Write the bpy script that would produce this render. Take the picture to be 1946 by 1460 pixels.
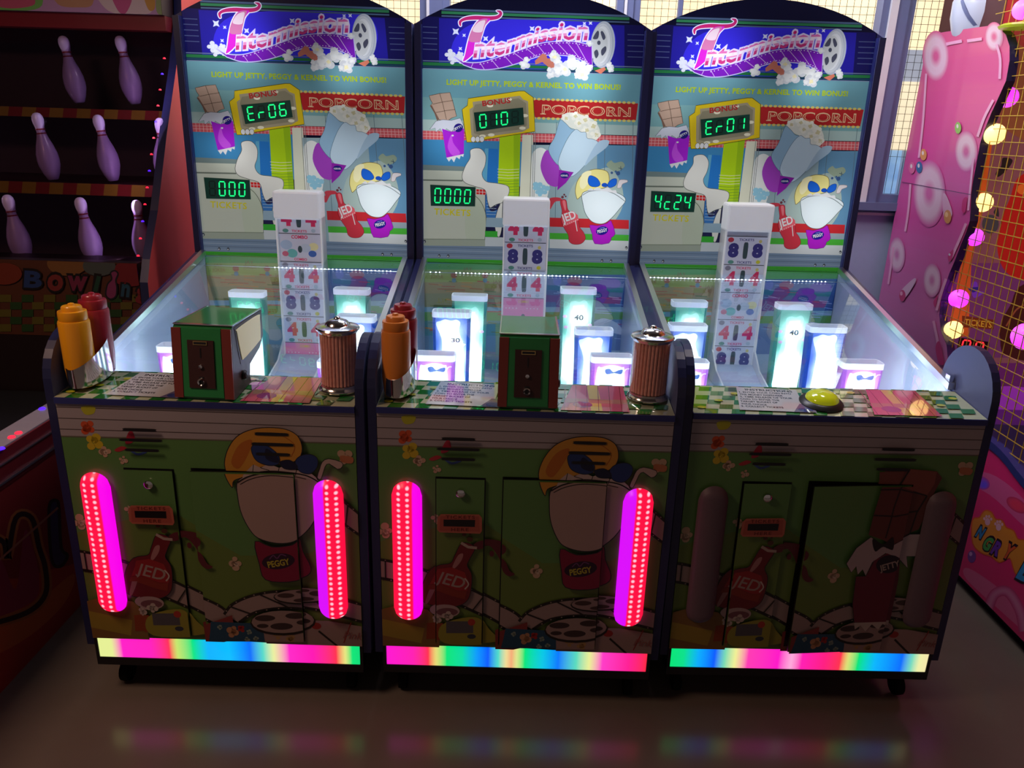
import bpy, bmesh, math, random
import numpy as np
from mathutils import Vector, Matrix
from mathutils.geometry import tessellate_polygon
random.seed(7)
S = bpy.context.scene
for o in list(bpy.data.objects): bpy.data.objects.remove(o)
PI = math.pi; R = math.radians
def lin(c):
    c = c/255.0
    return c/12.92 if c <= .04045 else ((c+.055)/1.055)**2.4
def K(r, g, b): return (lin(r), lin(g), lin(b))

# ------------------------------------------------------------------ camera, world, lights, exposure
FPX = 1468.87; PITCH = 18.6022; ROLL = 1.7464
H0 = .07                                   # machines stand on casters: their datum is 7 cm above the floor
CAM = np.array([-.0377, -1.8796, 1.5674+H0])
cd = bpy.data.cameras.new('camera'); cam = bpy.data.objects.new('camera', cd); S.collection.objects.link(cam)
cd.sensor_fit = 'HORIZONTAL'; cd.sensor_width = 36; cd.lens = 36*FPX/1946; cd.clip_start = .05
cam.matrix_world = Matrix.Translation(Vector(CAM)) @ Matrix.Rotation(R(90-PITCH), 4, 'X') @ Matrix.Rotation(R(ROLL), 4, 'Z')
S.camera = cam
w = bpy.data.worlds.new('World'); S.world = w; w.use_nodes = True
w.node_tree.nodes['Background'].inputs[0].default_value = (.85, .62, .56, 1)
w.node_tree.nodes['Background'].inputs[1].default_value = .105
S.view_settings.view_transform = 'Standard'; S.view_settings.look = 'None'
S.view_settings.exposure = 0; S.view_settings.gamma = 1; S.view_settings.use_curve_mapping = False
def area(name, loc, rot, sx, sy, power, col):
    l = bpy.data.lights.new(name, 'AREA'); l.shape = 'RECTANGLE'; l.size = sx; l.size_y = sy; l.energy = power; l.color = col
    o = bpy.data.objects.new(name, l); S.collection.objects.link(o); o.location = loc; o.rotation_euler = rot
    return o
area('ceiling_lamp_left', (-1.9, -1.0, 2.7), (0, 0, 0), .6, .6, 27, (1, .62, .44))  # unseen warm fill added to brighten the floor at left
area('ceiling_lamp_rear', (.2, 1.1, 3.0), (0, R(-18), 0), 1.4, .5, 44, (.92, .9, 1))  # unseen fill added above the row for the pink panel and rear wall
area('ceiling_lamp_right', (1.1, .5, 2.95), (0, R(-40), 0), .5, .5, 14, (1, .88, .84))  # unseen fill added to brighten the pink panel

# ------------------------------------------------------------------ photo pixel -> point on a plane of a machine (tracing the flat artwork)
def rm(ax, t):
    c, s = math.cos(t), math.sin(t)
    return {'x': np.array([[1,0,0],[0,c,-s],[0,s,c]]), 'y': np.array([[c,0,s],[0,1,0],[-s,0,c]]), 'z': np.array([[c,-s,0],[s,c,0],[0,0,1]])}[ax]
MPOS = [((-.8342, -.0065, .0008), .1654, .2001), ((0, 0, 0), .0557, 0), ((.8329, .0303, .0014), .4392, -.2718)]
MROT = [rm('z', R(a)) @ rm('y', R(b)) for _, a, b in MPOS]
MLOC = [np.array(p)+np.array([0, 0, H0]) for p, _, _ in MPOS]
RX = rm('x', -R(PITCH))
def ray(px, py):
    t = R(ROLL); du, dv = px-973, py-730
    u = du*math.cos(t)+dv*math.sin(t); q = -du*math.sin(t)+dv*math.cos(t)
    return RX @ np.array([u/FPX, 1, -q/FPX])
def bp(px, py, m, Y):
    o = MROT[m].T @ (CAM-MLOC[m]); d = MROT[m].T @ ray(px, py); s = (Y-o[1])/d[1]; p = o+s*d
    return (float(p[0]), float(p[2]))
def wp(px, py, axis, val):
    d = ray(px, py); s = (val-CAM[axis])/d[axis]; return CAM+s*d
D = 1.0558                                  # backboard plane
def zmap(ox, oy, k, m, Y): return lambda x, y: bp(ox+x*k, oy+y*k, m, Y)
A3 = zmap(780, 0, 460/1946, 1, D); A4 = zmap(780, 300, 460/1946, 1, D)
F5 = zmap(680, 780, 620/1946, 1, 0); F6 = zmap(1280, 780, 620/1946, 2, 0)

# ------------------------------------------------------------------ materials
def nodes(name):
    m = bpy.data.materials.new(name); m.use_nodes = True; nt = m.node_tree
    return m, nt, nt.nodes['Principled BSDF']
def mat(name, col, rough=.5, metal=0, em=None, es=0, coat=0, spec=.5, trans=0, ior=1.45, noise=0, nscale=30, bump=0):
    m, nt, b = nodes(name)
    b.inputs['Base Color'].default_value = (*col, 1); b.inputs['Roughness'].default_value = rough
    b.inputs['Metallic'].default_value = metal; b.inputs['Specular IOR Level'].default_value = spec
    b.inputs['Coat Weight'].default_value = coat; b.inputs['Coat Roughness'].default_value = .05
    b.inputs['Transmission Weight'].default_value = trans; b.inputs['IOR'].default_value = ior
    if em: b.inputs['Emission Color'].default_value = (*em, 1); b.inputs['Emission Strength'].default_value = es
    if noise or bump:
        tc = nt.nodes.new('ShaderNodeTexCoord'); n = nt.nodes.new('ShaderNodeTexNoise'); n.inputs['Scale'].default_value = nscale; n.inputs['Detail'].default_value = 4
        nt.links.new(tc.outputs['Object'], n.inputs['Vector'])
        if noise:
            mr = nt.nodes.new('ShaderNodeMapRange'); mr.inputs['To Min'].default_value = 1-noise; mr.inputs['To Max'].default_value = 1+noise
            nt.links.new(n.outputs['Fac'], mr.inputs['Value'])
            mx = nt.nodes.new('ShaderNodeVectorMath'); mx.operation = 'SCALE'; mx.inputs[0].default_value = col
            nt.links.new(mr.outputs[0], mx.inputs['Scale']); nt.links.new(mx.outputs[0], b.inputs['Base Color'])
        if bump:
            bn = nt.nodes.new('ShaderNodeBump'); bn.inputs['Strength'].default_value = bump; bn.inputs['Distance'].default_value = .002
            nt.links.new(n.outputs['Fac'], bn.inputs['Height']); nt.links.new(bn.outputs[0], b.inputs['Normal'])
    return m
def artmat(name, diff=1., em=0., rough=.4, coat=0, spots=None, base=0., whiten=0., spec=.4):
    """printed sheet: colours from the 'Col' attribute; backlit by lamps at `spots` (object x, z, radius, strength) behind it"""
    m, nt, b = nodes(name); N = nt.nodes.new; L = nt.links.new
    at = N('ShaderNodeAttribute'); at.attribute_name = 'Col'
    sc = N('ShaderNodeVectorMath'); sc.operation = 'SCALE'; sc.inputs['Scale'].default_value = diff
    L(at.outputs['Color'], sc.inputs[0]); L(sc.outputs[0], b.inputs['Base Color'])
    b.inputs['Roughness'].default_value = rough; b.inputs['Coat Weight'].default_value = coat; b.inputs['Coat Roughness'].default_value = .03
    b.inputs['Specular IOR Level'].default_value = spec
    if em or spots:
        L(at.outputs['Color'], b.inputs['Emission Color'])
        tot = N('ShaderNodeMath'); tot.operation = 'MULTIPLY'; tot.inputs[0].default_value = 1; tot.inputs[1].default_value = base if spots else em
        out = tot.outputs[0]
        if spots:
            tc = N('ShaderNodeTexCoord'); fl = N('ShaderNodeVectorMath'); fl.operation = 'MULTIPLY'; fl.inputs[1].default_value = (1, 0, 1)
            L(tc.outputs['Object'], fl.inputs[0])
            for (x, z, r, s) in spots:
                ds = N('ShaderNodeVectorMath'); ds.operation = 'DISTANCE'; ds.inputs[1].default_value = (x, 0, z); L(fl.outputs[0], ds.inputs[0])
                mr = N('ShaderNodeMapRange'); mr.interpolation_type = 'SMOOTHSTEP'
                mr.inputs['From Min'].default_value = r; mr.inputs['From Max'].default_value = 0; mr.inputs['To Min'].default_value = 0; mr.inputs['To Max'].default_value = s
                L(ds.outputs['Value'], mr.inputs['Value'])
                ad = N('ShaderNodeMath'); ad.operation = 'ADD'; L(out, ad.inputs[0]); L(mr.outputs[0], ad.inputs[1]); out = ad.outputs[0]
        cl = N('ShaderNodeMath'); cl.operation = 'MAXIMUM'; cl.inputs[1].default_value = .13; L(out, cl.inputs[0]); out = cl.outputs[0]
        if whiten:  # blown-out white put into the emission colour where the spots are strongest
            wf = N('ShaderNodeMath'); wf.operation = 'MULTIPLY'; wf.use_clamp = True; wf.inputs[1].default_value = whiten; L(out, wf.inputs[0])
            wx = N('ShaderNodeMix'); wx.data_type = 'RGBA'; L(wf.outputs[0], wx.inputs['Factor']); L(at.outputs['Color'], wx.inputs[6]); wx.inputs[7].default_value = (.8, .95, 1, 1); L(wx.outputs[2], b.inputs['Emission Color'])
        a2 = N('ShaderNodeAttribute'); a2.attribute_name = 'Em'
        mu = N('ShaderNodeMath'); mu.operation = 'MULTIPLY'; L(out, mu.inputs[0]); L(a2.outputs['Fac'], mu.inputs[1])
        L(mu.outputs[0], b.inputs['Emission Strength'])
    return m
M = {}
M['navy'] = mat('navy_laminate', K(44, 50, 112), .35, noise=.1)
M['ear'] = mat('navy_side_laminate', K(88, 96, 140), .5, noise=.06)
M['black'] = mat('black_plastic', (.012, .012, .015), .35)
M['tmold'] = mat('edge_moulding', K(34, 38, 78), .3, coat=.2)
M['chrome'] = mat('chrome', (.8, .8, .8), .12, 1)
M['alu'] = mat('brushed_aluminium', (.75, .77, .8), .28, 1, bump=.1, nscale=200)
M['green'] = mat('green_box', K(40, 130, 70), .3, noise=.08)
M['greentop'] = mat('green_box_top', K(40, 120, 66), .14, coat=.3)
M['maroon'] = mat('maroon_box_side', K(120, 52, 46), .35)
M['plate'] = mat('dark_plate', K(60, 34, 34), .4)
M['brass'] = mat('brass', (.7, .5, .2), .3, 1)
M['yellow'] = mat('mustard_plastic', K(232, 160, 26), .3, coat=.4)
M['orange'] = mat('orange_plastic', K(216, 130, 50), .35, coat=.3)
M['red'] = mat('ketchup_plastic', K(150, 36, 50), .3, coat=.4)
M['cream'] = mat('napkin_paper', K(235, 232, 190), .7, em=K(235, 232, 190), es=.12)
M['white'] = mat('white_enamel', (.75, .78, .82), .3, coat=.2)
M['lime'] = mat('lime_button', K(190, 200, 30), .12, em=K(180, 190, 20), es=.25, coat=.8)
M['housing'] = mat('grey_white_housing', (.62, .64, .66), .45, em=(.6, .62, .66), es=.3)
M['rubber'] = mat('caster_rubber', (.008, .008, .008), .9, spec=.1)
M['seg_on'] = mat('lit_green_segment', (0, .1, .04), .5, em=K(20, 255, 130), es=1.35)
M['seg_off'] = mat('unlit_segment', K(8, 30, 26), .5)
M['segback'] = mat('display_window', K(14, 52, 44), .3, em=K(14, 52, 44), es=.35)
M['led'] = mat('white_led', (1, 1, 1), .3, em=(.9, .95, 1), es=5)
M['redseg'] = mat('lit_red_segment', (.2, 0, 0), .4, em=K(255, 40, 50), es=2.)
# glass: thin clear sheet with a mirror film
def glassmat(name, tint, k):
    m = bpy.data.materials.new(name); m.use_nodes = True; nt = m.node_tree; nt.nodes.clear(); N = nt.nodes.new; L = nt.links.new
    o = N('ShaderNodeOutputMaterial'); mx = N('ShaderNodeMixShader'); t = N('ShaderNodeBsdfTransparent'); g = N('ShaderNodeBsdfGlossy'); f = N('ShaderNodeFresnel')
    mm = N('ShaderNodeMath'); mm.operation = 'MULTIPLY'; mm.inputs[1].default_value = k; f.inputs['IOR'].default_value = 1.5
    t.inputs[0].default_value = (*tint, 1); g.inputs['Roughness'].default_value = .015
    ge = N('ShaderNodeNewGeometry'); iv = N('ShaderNodeMath'); iv.operation = 'SUBTRACT'; iv.inputs[0].default_value = 1; L(ge.outputs['Backfacing'], iv.inputs[1])
    m2 = N('ShaderNodeMath'); m2.operation = 'MULTIPLY'; L(mm.outputs[0], m2.inputs[0]); L(iv.outputs[0], m2.inputs[1])
    L(f.outputs[0], mm.inputs[0]); L(m2.outputs[0], mx.inputs[0]); L(t.outputs[0], mx.inputs[1]); L(g.outputs[0], mx.inputs[2]); L(mx.outputs[0], o.inputs[0])
    return m
M['glass'] = glassmat('playfield_glass', (.92, .96, .97), 2.4)
M['darkglass'] = glassmat('smoked_glass', (.8, .74, .8), 1.0)

# ------------------------------------------------------------------ mesh helpers
def link(o, parent=None):
    S.collection.objects.link(o)
    if parent is not None: o.parent = parent
    return o
def mesh(name, V, F, mt, parent=None, smooth=False, cols=None, ems=None, mats=None, mi=None, uvs=None):
    me = bpy.data.meshes.new(name); me.from_pydata([tuple(v) for v in V], [], F)
    for x in (mats or [mt]): me.materials.append(x)
    if mi is not None: me.polygons.foreach_set('material_index', mi)
    if cols is not None:
        ca = me.color_attributes.new('Col', 'FLOAT_COLOR', 'CORNER'); flat = []; ef = []
        for p, c, e in zip(me.polygons, cols, ems):
            for _ in p.loop_indices: flat += [c[0], c[1], c[2], 1]; ef.append(e)
        ca.data.foreach_set('color', flat)
        ea = me.attributes.new('Em', 'FLOAT', 'CORNER'); ea.data.foreach_set('value', ef)
    if smooth:
        me.polygons.foreach_set('use_smooth', [True]*len(me.polygons))
        try: me.set_sharp_from_angle(angle=R(38))
        except Exception: pass
    me.update()
    return link(bpy.data.objects.new(name, me), parent)
class MB:
    def __init__(s): s.V = []; s.F = []; s.m = []; s.sm = False; s.mats = []
    def _m(s, mt):
        if mt not in s.mats: s.mats.append(mt)
        return s.mats.index(mt)
    def add(s, V, F, mt):
        b = len(s.V); s.V += [tuple(v) for v in V]; k = s._m(mt)
        for f in F: s.F.append([b+i for i in f]); s.m.append(k)
    def box(s, x0, x1, y0, y1, z0, z1, mt):
        V = [(x, y, z) for x in (x0, x1) for y in (y0, y1) for z in (z0, z1)]
        s.add(V, [(0,1,3,2),(4,6,7,5),(0,4,5,1),(2,3,7,6),(0,2,6,4),(1,5,7,3)], mt); return s
    def prism(s, pts, ax, a, b, mt, mt_side=None):
        """outline pts (2D) extruded along axis ax from a to b; caps tessellated"""
        def P(p, t):
            q = list(p); q.insert(ax, t); return tuple(q)
        n = len(pts); V = [P(p, a) for p in pts]+[P(p, b) for p in pts]
        tri = tessellate_polygon([[Vector((p[0], p[1], 0)) for p in pts]])
        s.add(V, [tuple(t) for t in tri]+[tuple(n+i for i in reversed(t)) for t in tri], mt)
        s.add(V, [(i, (i+1) % n, n+(i+1) % n, n+i) for i in range(n)], mt_side or mt); return s
    def lathe(s, prof, c, mt, n=32, sx=1, sy=1, zf=None):
        V = []; m = len(prof)
        for i in range(n):
            a = 2*PI*i/n
            for r, z in prof:
                x = r*math.cos(a)*sx; y = r*math.sin(a)*sy
                V.append((c[0]+x, c[1]+y, c[2]+z+(zf(x, y, z) if zf else 0)))
        s.add(V, [(i*m+j, ((i+1) % n)*m+j, ((i+1) % n)*m+j+1, i*m+j+1) for i in range(n) for j in range(m-1)], mt); return s
    def tube(s, pts, r, mt, n=8):
        V = []; P = [Vector(p) for p in pts]
        for i, p in enumerate(P):
            d = (P[min(i+1, len(P)-1)]-P[max(i-1, 0)]).normalized(); u = d.cross(Vector((.3, .2, 1))).normalized(); v = d.cross(u)
            for k in range(n):
                a = 2*PI*k/n; V.append(p+r*(u*math.cos(a)+v*math.sin(a)))
        F = [(i*n+k, i*n+(k+1) % n, (i+1)*n+(k+1) % n, (i+1)*n+k) for i in range(len(P)-1) for k in range(n)]
        F += [tuple(range(n))[::-1], tuple((len(P)-1)*n+k for k in range(n))]
        s.add(V, F, mt); return s
    def build(s, name, parent=None, smooth=False, bev=0):
        o = mesh(name, s.V, s.F, None, parent, smooth, mats=s.mats, mi=s.m)
        if bev:
            b = o.modifiers.new('bevel', 'BEVEL'); b.width = bev; b.segments = 2; b.limit_method = 'ANGLE'; b.angle_limit = R(50)
        return o
def tag(o, label=None, cat=None, group=None, kind=None):
    if label: o['label'] = label
    if cat: o['category'] = cat
    if group: o['group'] = group
    if kind: o['kind'] = kind
    return o
def empty(name, loc, rot=(0, 0, 0), label=None, cat=None, group=None):
    o = bpy.data.objects.new(name, None); S.collection.objects.link(o); o.location = loc; o.rotation_euler = rot; o.empty_display_size = .1
    return tag(o, label, cat, group)

# ------------------------------------------------------------------ 2D artwork
def cr(pts, n=5, closed=True):
    out = []; N = len(pts); rng = N if closed else N-1
    for i in range(rng):
        g = (lambda j: pts[j % N]) if closed else (lambda j: pts[max(0, min(N-1, j))])
        p0, p1, p2, p3 = g(i-1), g(i), g(i+1), g(i+2)
        for k in range(n):
            t = k/n; t2 = t*t; t3 = t2*t
            out.append(tuple(.5*((2*p1[a])+(-p0[a]+p2[a])*t+(2*p0[a]-5*p1[a]+4*p2[a]-p3[a])*t2+(-p0[a]+3*p1[a]-3*p2[a]+p3[a])*t3) for a in (0, 1)))
    if not closed: out.append(pts[-1])
    return out
def ell(x, y, a, b, t=0, n=20):
    c, s = math.cos(t), math.sin(t)
    return [(x+a*math.cos(q)*c-b*math.sin(q)*s, y+a*math.cos(q)*s+b*math.sin(q)*c) for q in [2*PI*i/n for i in range(n)]]
def clip(poly, a, b, c):
    out = []; n = len(poly)
    for i in range(n):
        p, q = poly[i], poly[(i+1) % n]; dp = a*p[0]+b*p[1]+c; dq = a*q[0]+b*q[1]+c
        if dp >= 0: out.append(p)
        if (dp > 0 > dq) or (dp < 0 < dq):
            t = dp/(dp-dq); out.append((p[0]+(q[0]-p[0])*t, p[1]+(q[1]-p[1])*t))
    return out if len(out) >= 3 else None
_tc = {}
def text_tris(s, shear=0, off=0, space=1, res=3):
    key = (s, shear, off, space, res)
    if key not in _tc:
        cu = bpy.data.curves.new('t', 'FONT'); cu.body = s; cu.size = 1; cu.shear = shear; cu.offset = off; cu.space_character = space; cu.resolution_u = res
        o = bpy.data.objects.new('t', cu); S.collection.objects.link(o)
        dg = bpy.context.evaluated_depsgraph_get(); me = o.evaluated_get(dg).to_mesh(); me.calc_loop_triangles()
        T = [[(me.vertices[i].co.x, me.vertices[i].co.y) for i in t.vertices] for t in me.loop_triangles]
        o.evaluated_get(dg).to_mesh_clear(); bpy.data.objects.remove(o); bpy.data.curves.remove(cu)
        xs = [p[0] for t in T for p in t]; ys = [p[1] for t in T for p in t]
        _tc[key] = (T, min(xs), max(xs), min(ys), max(ys))
    return _tc[key]
class Art:
    def __init__(s, mp=None): s.L = []; s.mp = mp
    def _p(s, pts): return [s.mp(*p) for p in pts] if s.mp else list(pts)
    def poly(s, pts, col, em=1, raw=False):
        P = list(pts) if raw else s._p(pts)
        tri = tessellate_polygon([[Vector((p[0], p[1], 0)) for p in P]])
        s.L.append(([[P[i] for i in t] for t in tri], col, em)); return s
    def tris(s, T, col, em=1): s.L.append((T, col, em))
    def cur(s, pts, col, em=1, n=5): return s.poly(cr(pts, n), col, em)
    def rect(s, x0, y0, x1, y1, col, em=1): return s.poly([(x0, y0), (x1, y0), (x1, y1), (x0, y1)], col, em)
    def ell(s, x, y, a, b, col, em=1, t=0, n=20): return s.poly(ell(x, y, a, b, t, n), col, em)
    def line(s, pts, w, col, em=1, closed=False):
        P = list(pts); n = len(P); T = []; Q = []
        for i in range(n):
            a = P[(i-1) % n] if closed else P[max(0, i-1)]; b = P[(i+1) % n] if closed else P[min(n-1, i+1)]
            dx, dy = b[0]-a[0], b[1]-a[1]; l = math.hypot(dx, dy) or 1; nx, ny = -dy/l*w/2, dx/l*w/2
            Q.append(((P[i][0]+nx, P[i][1]+ny), (P[i][0]-nx, P[i][1]-ny)))
        for i in range(n if closed else n-1):
            (a, b), (c, d) = Q[i], Q[(i+1) % n]
            a, b, c, d = s._p([a, b, c, d]); T += [[a, b, c], [b, d, c]]
        s.tris(T, col, em); return s
    def out(s, pts, col, w=3, oc=(.02, .02, .03), em=1, n=5):
        c = cr(pts, n); s.poly(c, col, em); s.line(c, w, oc, em, True); return s
    def text(s, st, x0, y0, x1, y1, h, col, em=1, shear=0, off=0, warp=None, space=1, bands=None, res=3):
        """text between (x0,y0) and (x1,y1) on the baseline, cap height h (in mapping units, y down when mapped)"""
        T, ax, bx, ay, by = text_tris(st, shear, off, space, res)
        T0 = text_tris('H', 0, 0, 1, res); cap = T0[4]
        dx, dy = x1-x0, y1-y0; l = math.hypot(dx, dy); ux, uy = dx/l, dy/l; sg = 1 if s.mp is None else -1
        nx, ny = (-uy, ux) if sg > 0 else (uy, -ux)
        def f(p):
            t = (p[0]-ax)/(bx-ax)*l; v = p[1]/cap*h
            if warp: t, v = warp(t, v, l)
            q = (x0+ux*t+nx*v, y0+uy*t+ny*v); return s.mp(*q) if s.mp else q
        if not bands: s.tris([[f(p) for p in t] for t in T], col, em)
        else:
            for (lo, hi, c) in bands:
                o = []
                for t in T:
                    q = clip(t, 0, 1, -lo*cap)
                    q = clip(q, 0, -1, hi*cap) if q else None
                    if q:
                        q = [f(p) for p in q]
                        for i in range(1, len(q)-1): o.append([q[0], q[i], q[i+1]])
                s.tris(o, c, em)
        return s
    def popcorn(s, x, y, r, col, em=1, oc=None):
        rr = random.Random(int(x*7+y)); k = 4; a0 = rr.random()*6
        T = []
        for i in range(k+1):
            a = a0+2*PI*i/k; d = r*(.42+rr.random()*.3) if i < k else r*.2; q = r*(.36+rr.random()*.26)
            P = s._p(ell(x+d*math.cos(a), y+d*math.sin(a), q, q*.9, 0, 10)); T += [[P[0], P[m], P[m+1]] for m in range(1, 9)]
        s.tris(T, col, em); return s
    def mesh(s, name, mt, to3, parent=None, eps=6e-5, inside=None, outside=None, region=None, extra=None):
        """inside: rect (u0,v0,u1,v1) kept; outside: list of rects cut away; region: list of half planes"""
        V = []; F = []; C = []; E = []
        for k, (T, col, em) in enumerate(s.L):
            for t in T:
                P = [t]
                if inside:
                    u0, v0, u1, v1 = inside
                    for h in ((1, 0, -u0), (-1, 0, u1), (0, 1, -v0), (0, -1, v1)):
                        P = [q for q in (clip(p, *h) for p in P) if q]
                if region:
                    for h in region: P = [q for q in (clip(p, *h) for p in P) if q]
                for (u0, v0, u1, v1) in (outside or []):
                    Q = []
                    for p in P:
                        rest = p
                        for h in ((-1, 0, u0), (1, 0, -u1), (0, -1, v0), (0, 1, -v1)):
                            if rest is None: break
                            a = clip(rest, *h)
                            if a: Q.append(a)
                            rest = clip(rest, -h[0], -h[1], -h[2])
                    P = Q
                for p in P:
                    b = len(V); V += [to3(q[0], q[1], k*eps) for q in p]; F.append(tuple(range(b, b+len(p)))); C.append(col); E.append(em)
        if extra:
            for (ev, ef, ec) in extra:
                b = len(V); V += ev
                for f in ef: F.append(tuple(b+i for i in f)); C.append(ec); E.append(0)
        return mesh(name, V, F, mt, parent, cols=C, ems=E)
def boxvf(x0, x1, y0, y1, z0, z1):
    V = [(x, y, z) for x in (x0, x1) for y in (y0, y1) for z in (z0, z1)]
    return V, [(0,1,3,2),(4,6,7,5),(0,4,5,1),(2,3,7,6),(0,2,6,4),(1,5,7,3)]
SEG = {'0': 'abcdef', '1': 'bc', '2': 'abged', '4': 'fgbc', '6': 'afgedc', 'E': 'afged', 'r': 'eg', 'c': 'ged', '8': 'abcdefg', '9': 'abcdfg', ' ': ''}
SP = {'a': (.12, 0, .88, 0), 'b': (.9, .04, .9, .46), 'c': (.9, .54, .9, .96), 'd': (.12, 1, .88, 1), 'e': (.1, .54, .1, .96), 'f': (.1, .04, .1, .46), 'g': (.14, .5, .86, .5)}
def sevenseg(chars, quad, mp, to3, parent, name, on, off, mb, wd=.012, inset=(.06, .16)):
    """quad: TL TR BR BL in mapping coordinates; one window mesh, digits as children"""
    TL, TR, BR, BL = [mp(*q) for q in quad]
    def B(u, v):
        a = (TL[0]*(1-u)+TR[0]*u, TL[1]*(1-u)+TR[1]*u); b = (BL[0]*(1-u)+BR[0]*u, BL[1]*(1-u)+BR[1]*u)
        return (a[0]*(1-v)+b[0]*v, a[1]*(1-v)+b[1]*v)
    n = len(chars)
    w = MB(); V = [to3(*p, t) for t in (0, .004) for p in (TL, TR, BR, BL)]
    w.add(V, [(0,1,2,3),(4,7,6,5),(0,4,5,1),(1,5,6,2),(2,6,7,3),(3,7,4,0)], mb); wo = w.build(name, parent)
    for i, ch in enumerate(chars):
        q = MB(); u0 = inset[0]+(1-2*inset[0])*(i+.12)/n; du = (1-2*inset[0])*.70/n; v0 = inset[1]; dv = 1-2*inset[1]
        for k, (x0, y0, x1, y1) in SP.items():
            lit = k in SEG[ch]
            sk = .12
            p = B(u0+du*(x0+sk*(1-y0)-sk/2), v0+dv*y0); r = B(u0+du*(x1+sk*(1-y1)-sk/2), v0+dv*y1)
            dx, dy = r[0]-p[0], r[1]-p[1]; l = math.hypot(dx, dy); hw = wd/2*(1 if lit else .7); nx, ny = -dy/l*hw, dx/l*hw; ex, ey = dx/l*hw, dy/l*hw
            pts = [(p[0]-0*ex, p[1]), (p[0]+ex+nx, p[1]+ey+ny), (r[0]-ex+nx, r[1]-ey+ny), (r[0], r[1]), (r[0]-ex-nx, r[1]-ey-ny), (p[0]+ex-nx, p[1]+ey-ny)]
            V = [to3(*a, .0045) for a in pts]+[to3(*a, .0055) for a in pts]
            F = [tuple(range(6)), tuple(range(11, 5, -1))]+[(j, (j+1) % 6, 6+(j+1) % 6, 6+j) for j in range(6)]
            q.add(V, F, on if lit else off)
        d = q.build('digit', wo)
    return wo

# ================================================================== THE ROOM
M['floor'] = mat('dark_vinyl_floor', (.15, .125, .105), .2, noise=.12, nscale=6, spec=.55)
M['wall'] = mat('blue_grey_paint', K(176, 188, 226), .7, noise=.05)
M['darkwall'] = mat('dark_paint', (.05, .035, .035), .8, noise=.1)
M['ceil'] = mat('ceiling_paint', (.12, .1, .09), .9, noise=.05)
M['frame'] = mat('window_frame_paint', K(110, 120, 160), .5, noise=.04)
M['wframe'] = mat('white_frame_strip', K(235, 235, 240), .45, noise=.03)
M['wire'] = mat('guard_wire', (.12, .10, .08), .5, .6)
def emat(name, col, s, noise=0, scale=3, streak=(1, 1, 1), col2=None):
    m, nt, b = nodes(name); b.inputs['Base Color'].default_value = (*[c*.6 for c in col], 1); b.inputs['Roughness'].default_value = .8
    b.inputs['Emission Color'].default_value = (*col, 1); b.inputs['Emission Strength'].default_value = s
    if noise:
        tc = nt.nodes.new('ShaderNodeTexCoord'); mp = nt.nodes.new('ShaderNodeMapping'); mp.inputs['Scale'].default_value = streak
        n = nt.nodes.new('ShaderNodeTexNoise'); n.inputs['Scale'].default_value = scale
        r = nt.nodes.new('ShaderNodeValToRGB'); r.color_ramp.elements[0].color = (*(col2 or [c*(1-noise) for c in col]), 1); r.color_ramp.elements[1].color = (*col, 1)
        r.color_ramp.elements[0].position = .35; r.color_ramp.elements[1].position = .65
        L = nt.links.new; L(tc.outputs['Object'], mp.inputs[0]); L(mp.outputs[0], n.inputs['Vector']); L(n.outputs['Fac'], r.inputs[0]); L(r.outputs[0], b.inputs['Emission Color'])
    return m
M['day'] = emat('daylit_outside', K(240, 222, 184), 1.35, .2, 1.3, (1, 1, .6), K(226, 200, 150))
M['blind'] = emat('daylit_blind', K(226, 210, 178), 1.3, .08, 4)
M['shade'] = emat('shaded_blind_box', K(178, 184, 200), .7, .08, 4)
M['skyp'] = emat('outside_sky', K(215, 228, 255), 7, .1, 1)  # glow for the unseen upper panes, added to light the room
M['out'] = emat('outside_below', K(150, 185, 220), .8, .2, 6, (1, 1, 2), K(110, 150, 200))
def struct(name, mb): return tag(mb.build(name), kind='structure')
WY = 1.8
WIN = [(-1.95, -.453), (-.385, .393), (.433, 1.528), (1.607, 3.3)]; ZS = 1.274+H0; ZT = 2.95
struct('floor', MB().box(-4.2, 4.2, -3.2, WY+.25, -.1, 0, M['floor']))
struct('ceiling', MB().box(-4.2, 4.2, -3.2, WY+.25, 3.1, 3.2, M['ceil']))
wb = MB().box(-4.2, 4.2, WY, WY+.2, 0, ZS-.04, M['wall']).box(-4.2, 4.2, WY, WY+.2, ZT, 3.1, M['wall'])
wb.box(-4.2, WIN[0][0], WY, WY+.2, ZS-.04, ZT, M['wall']).box(WIN[3][1], 4.2, WY, WY+.2, ZS-.04, ZT, M['wall'])
struct('wall_back', wb)
struct('wall_left', MB().box(-4.25, -4.2, -3.2, WY+.2, 0, 3.1, M['darkwall']))
struct('wall_right', MB().box(4.2, 4.25, -3.2, WY+.2, 0, 3.1, M['darkwall']))
struct('trim_1', MB().box(-4.2, 4.2, WY-.05, WY-.001, ZS-.035, ZS+.0, M['frame']).box(-4.2, 4.2, WY-.02, WY-.001, ZS-.06, ZS-.048, M['wframe']))
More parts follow.
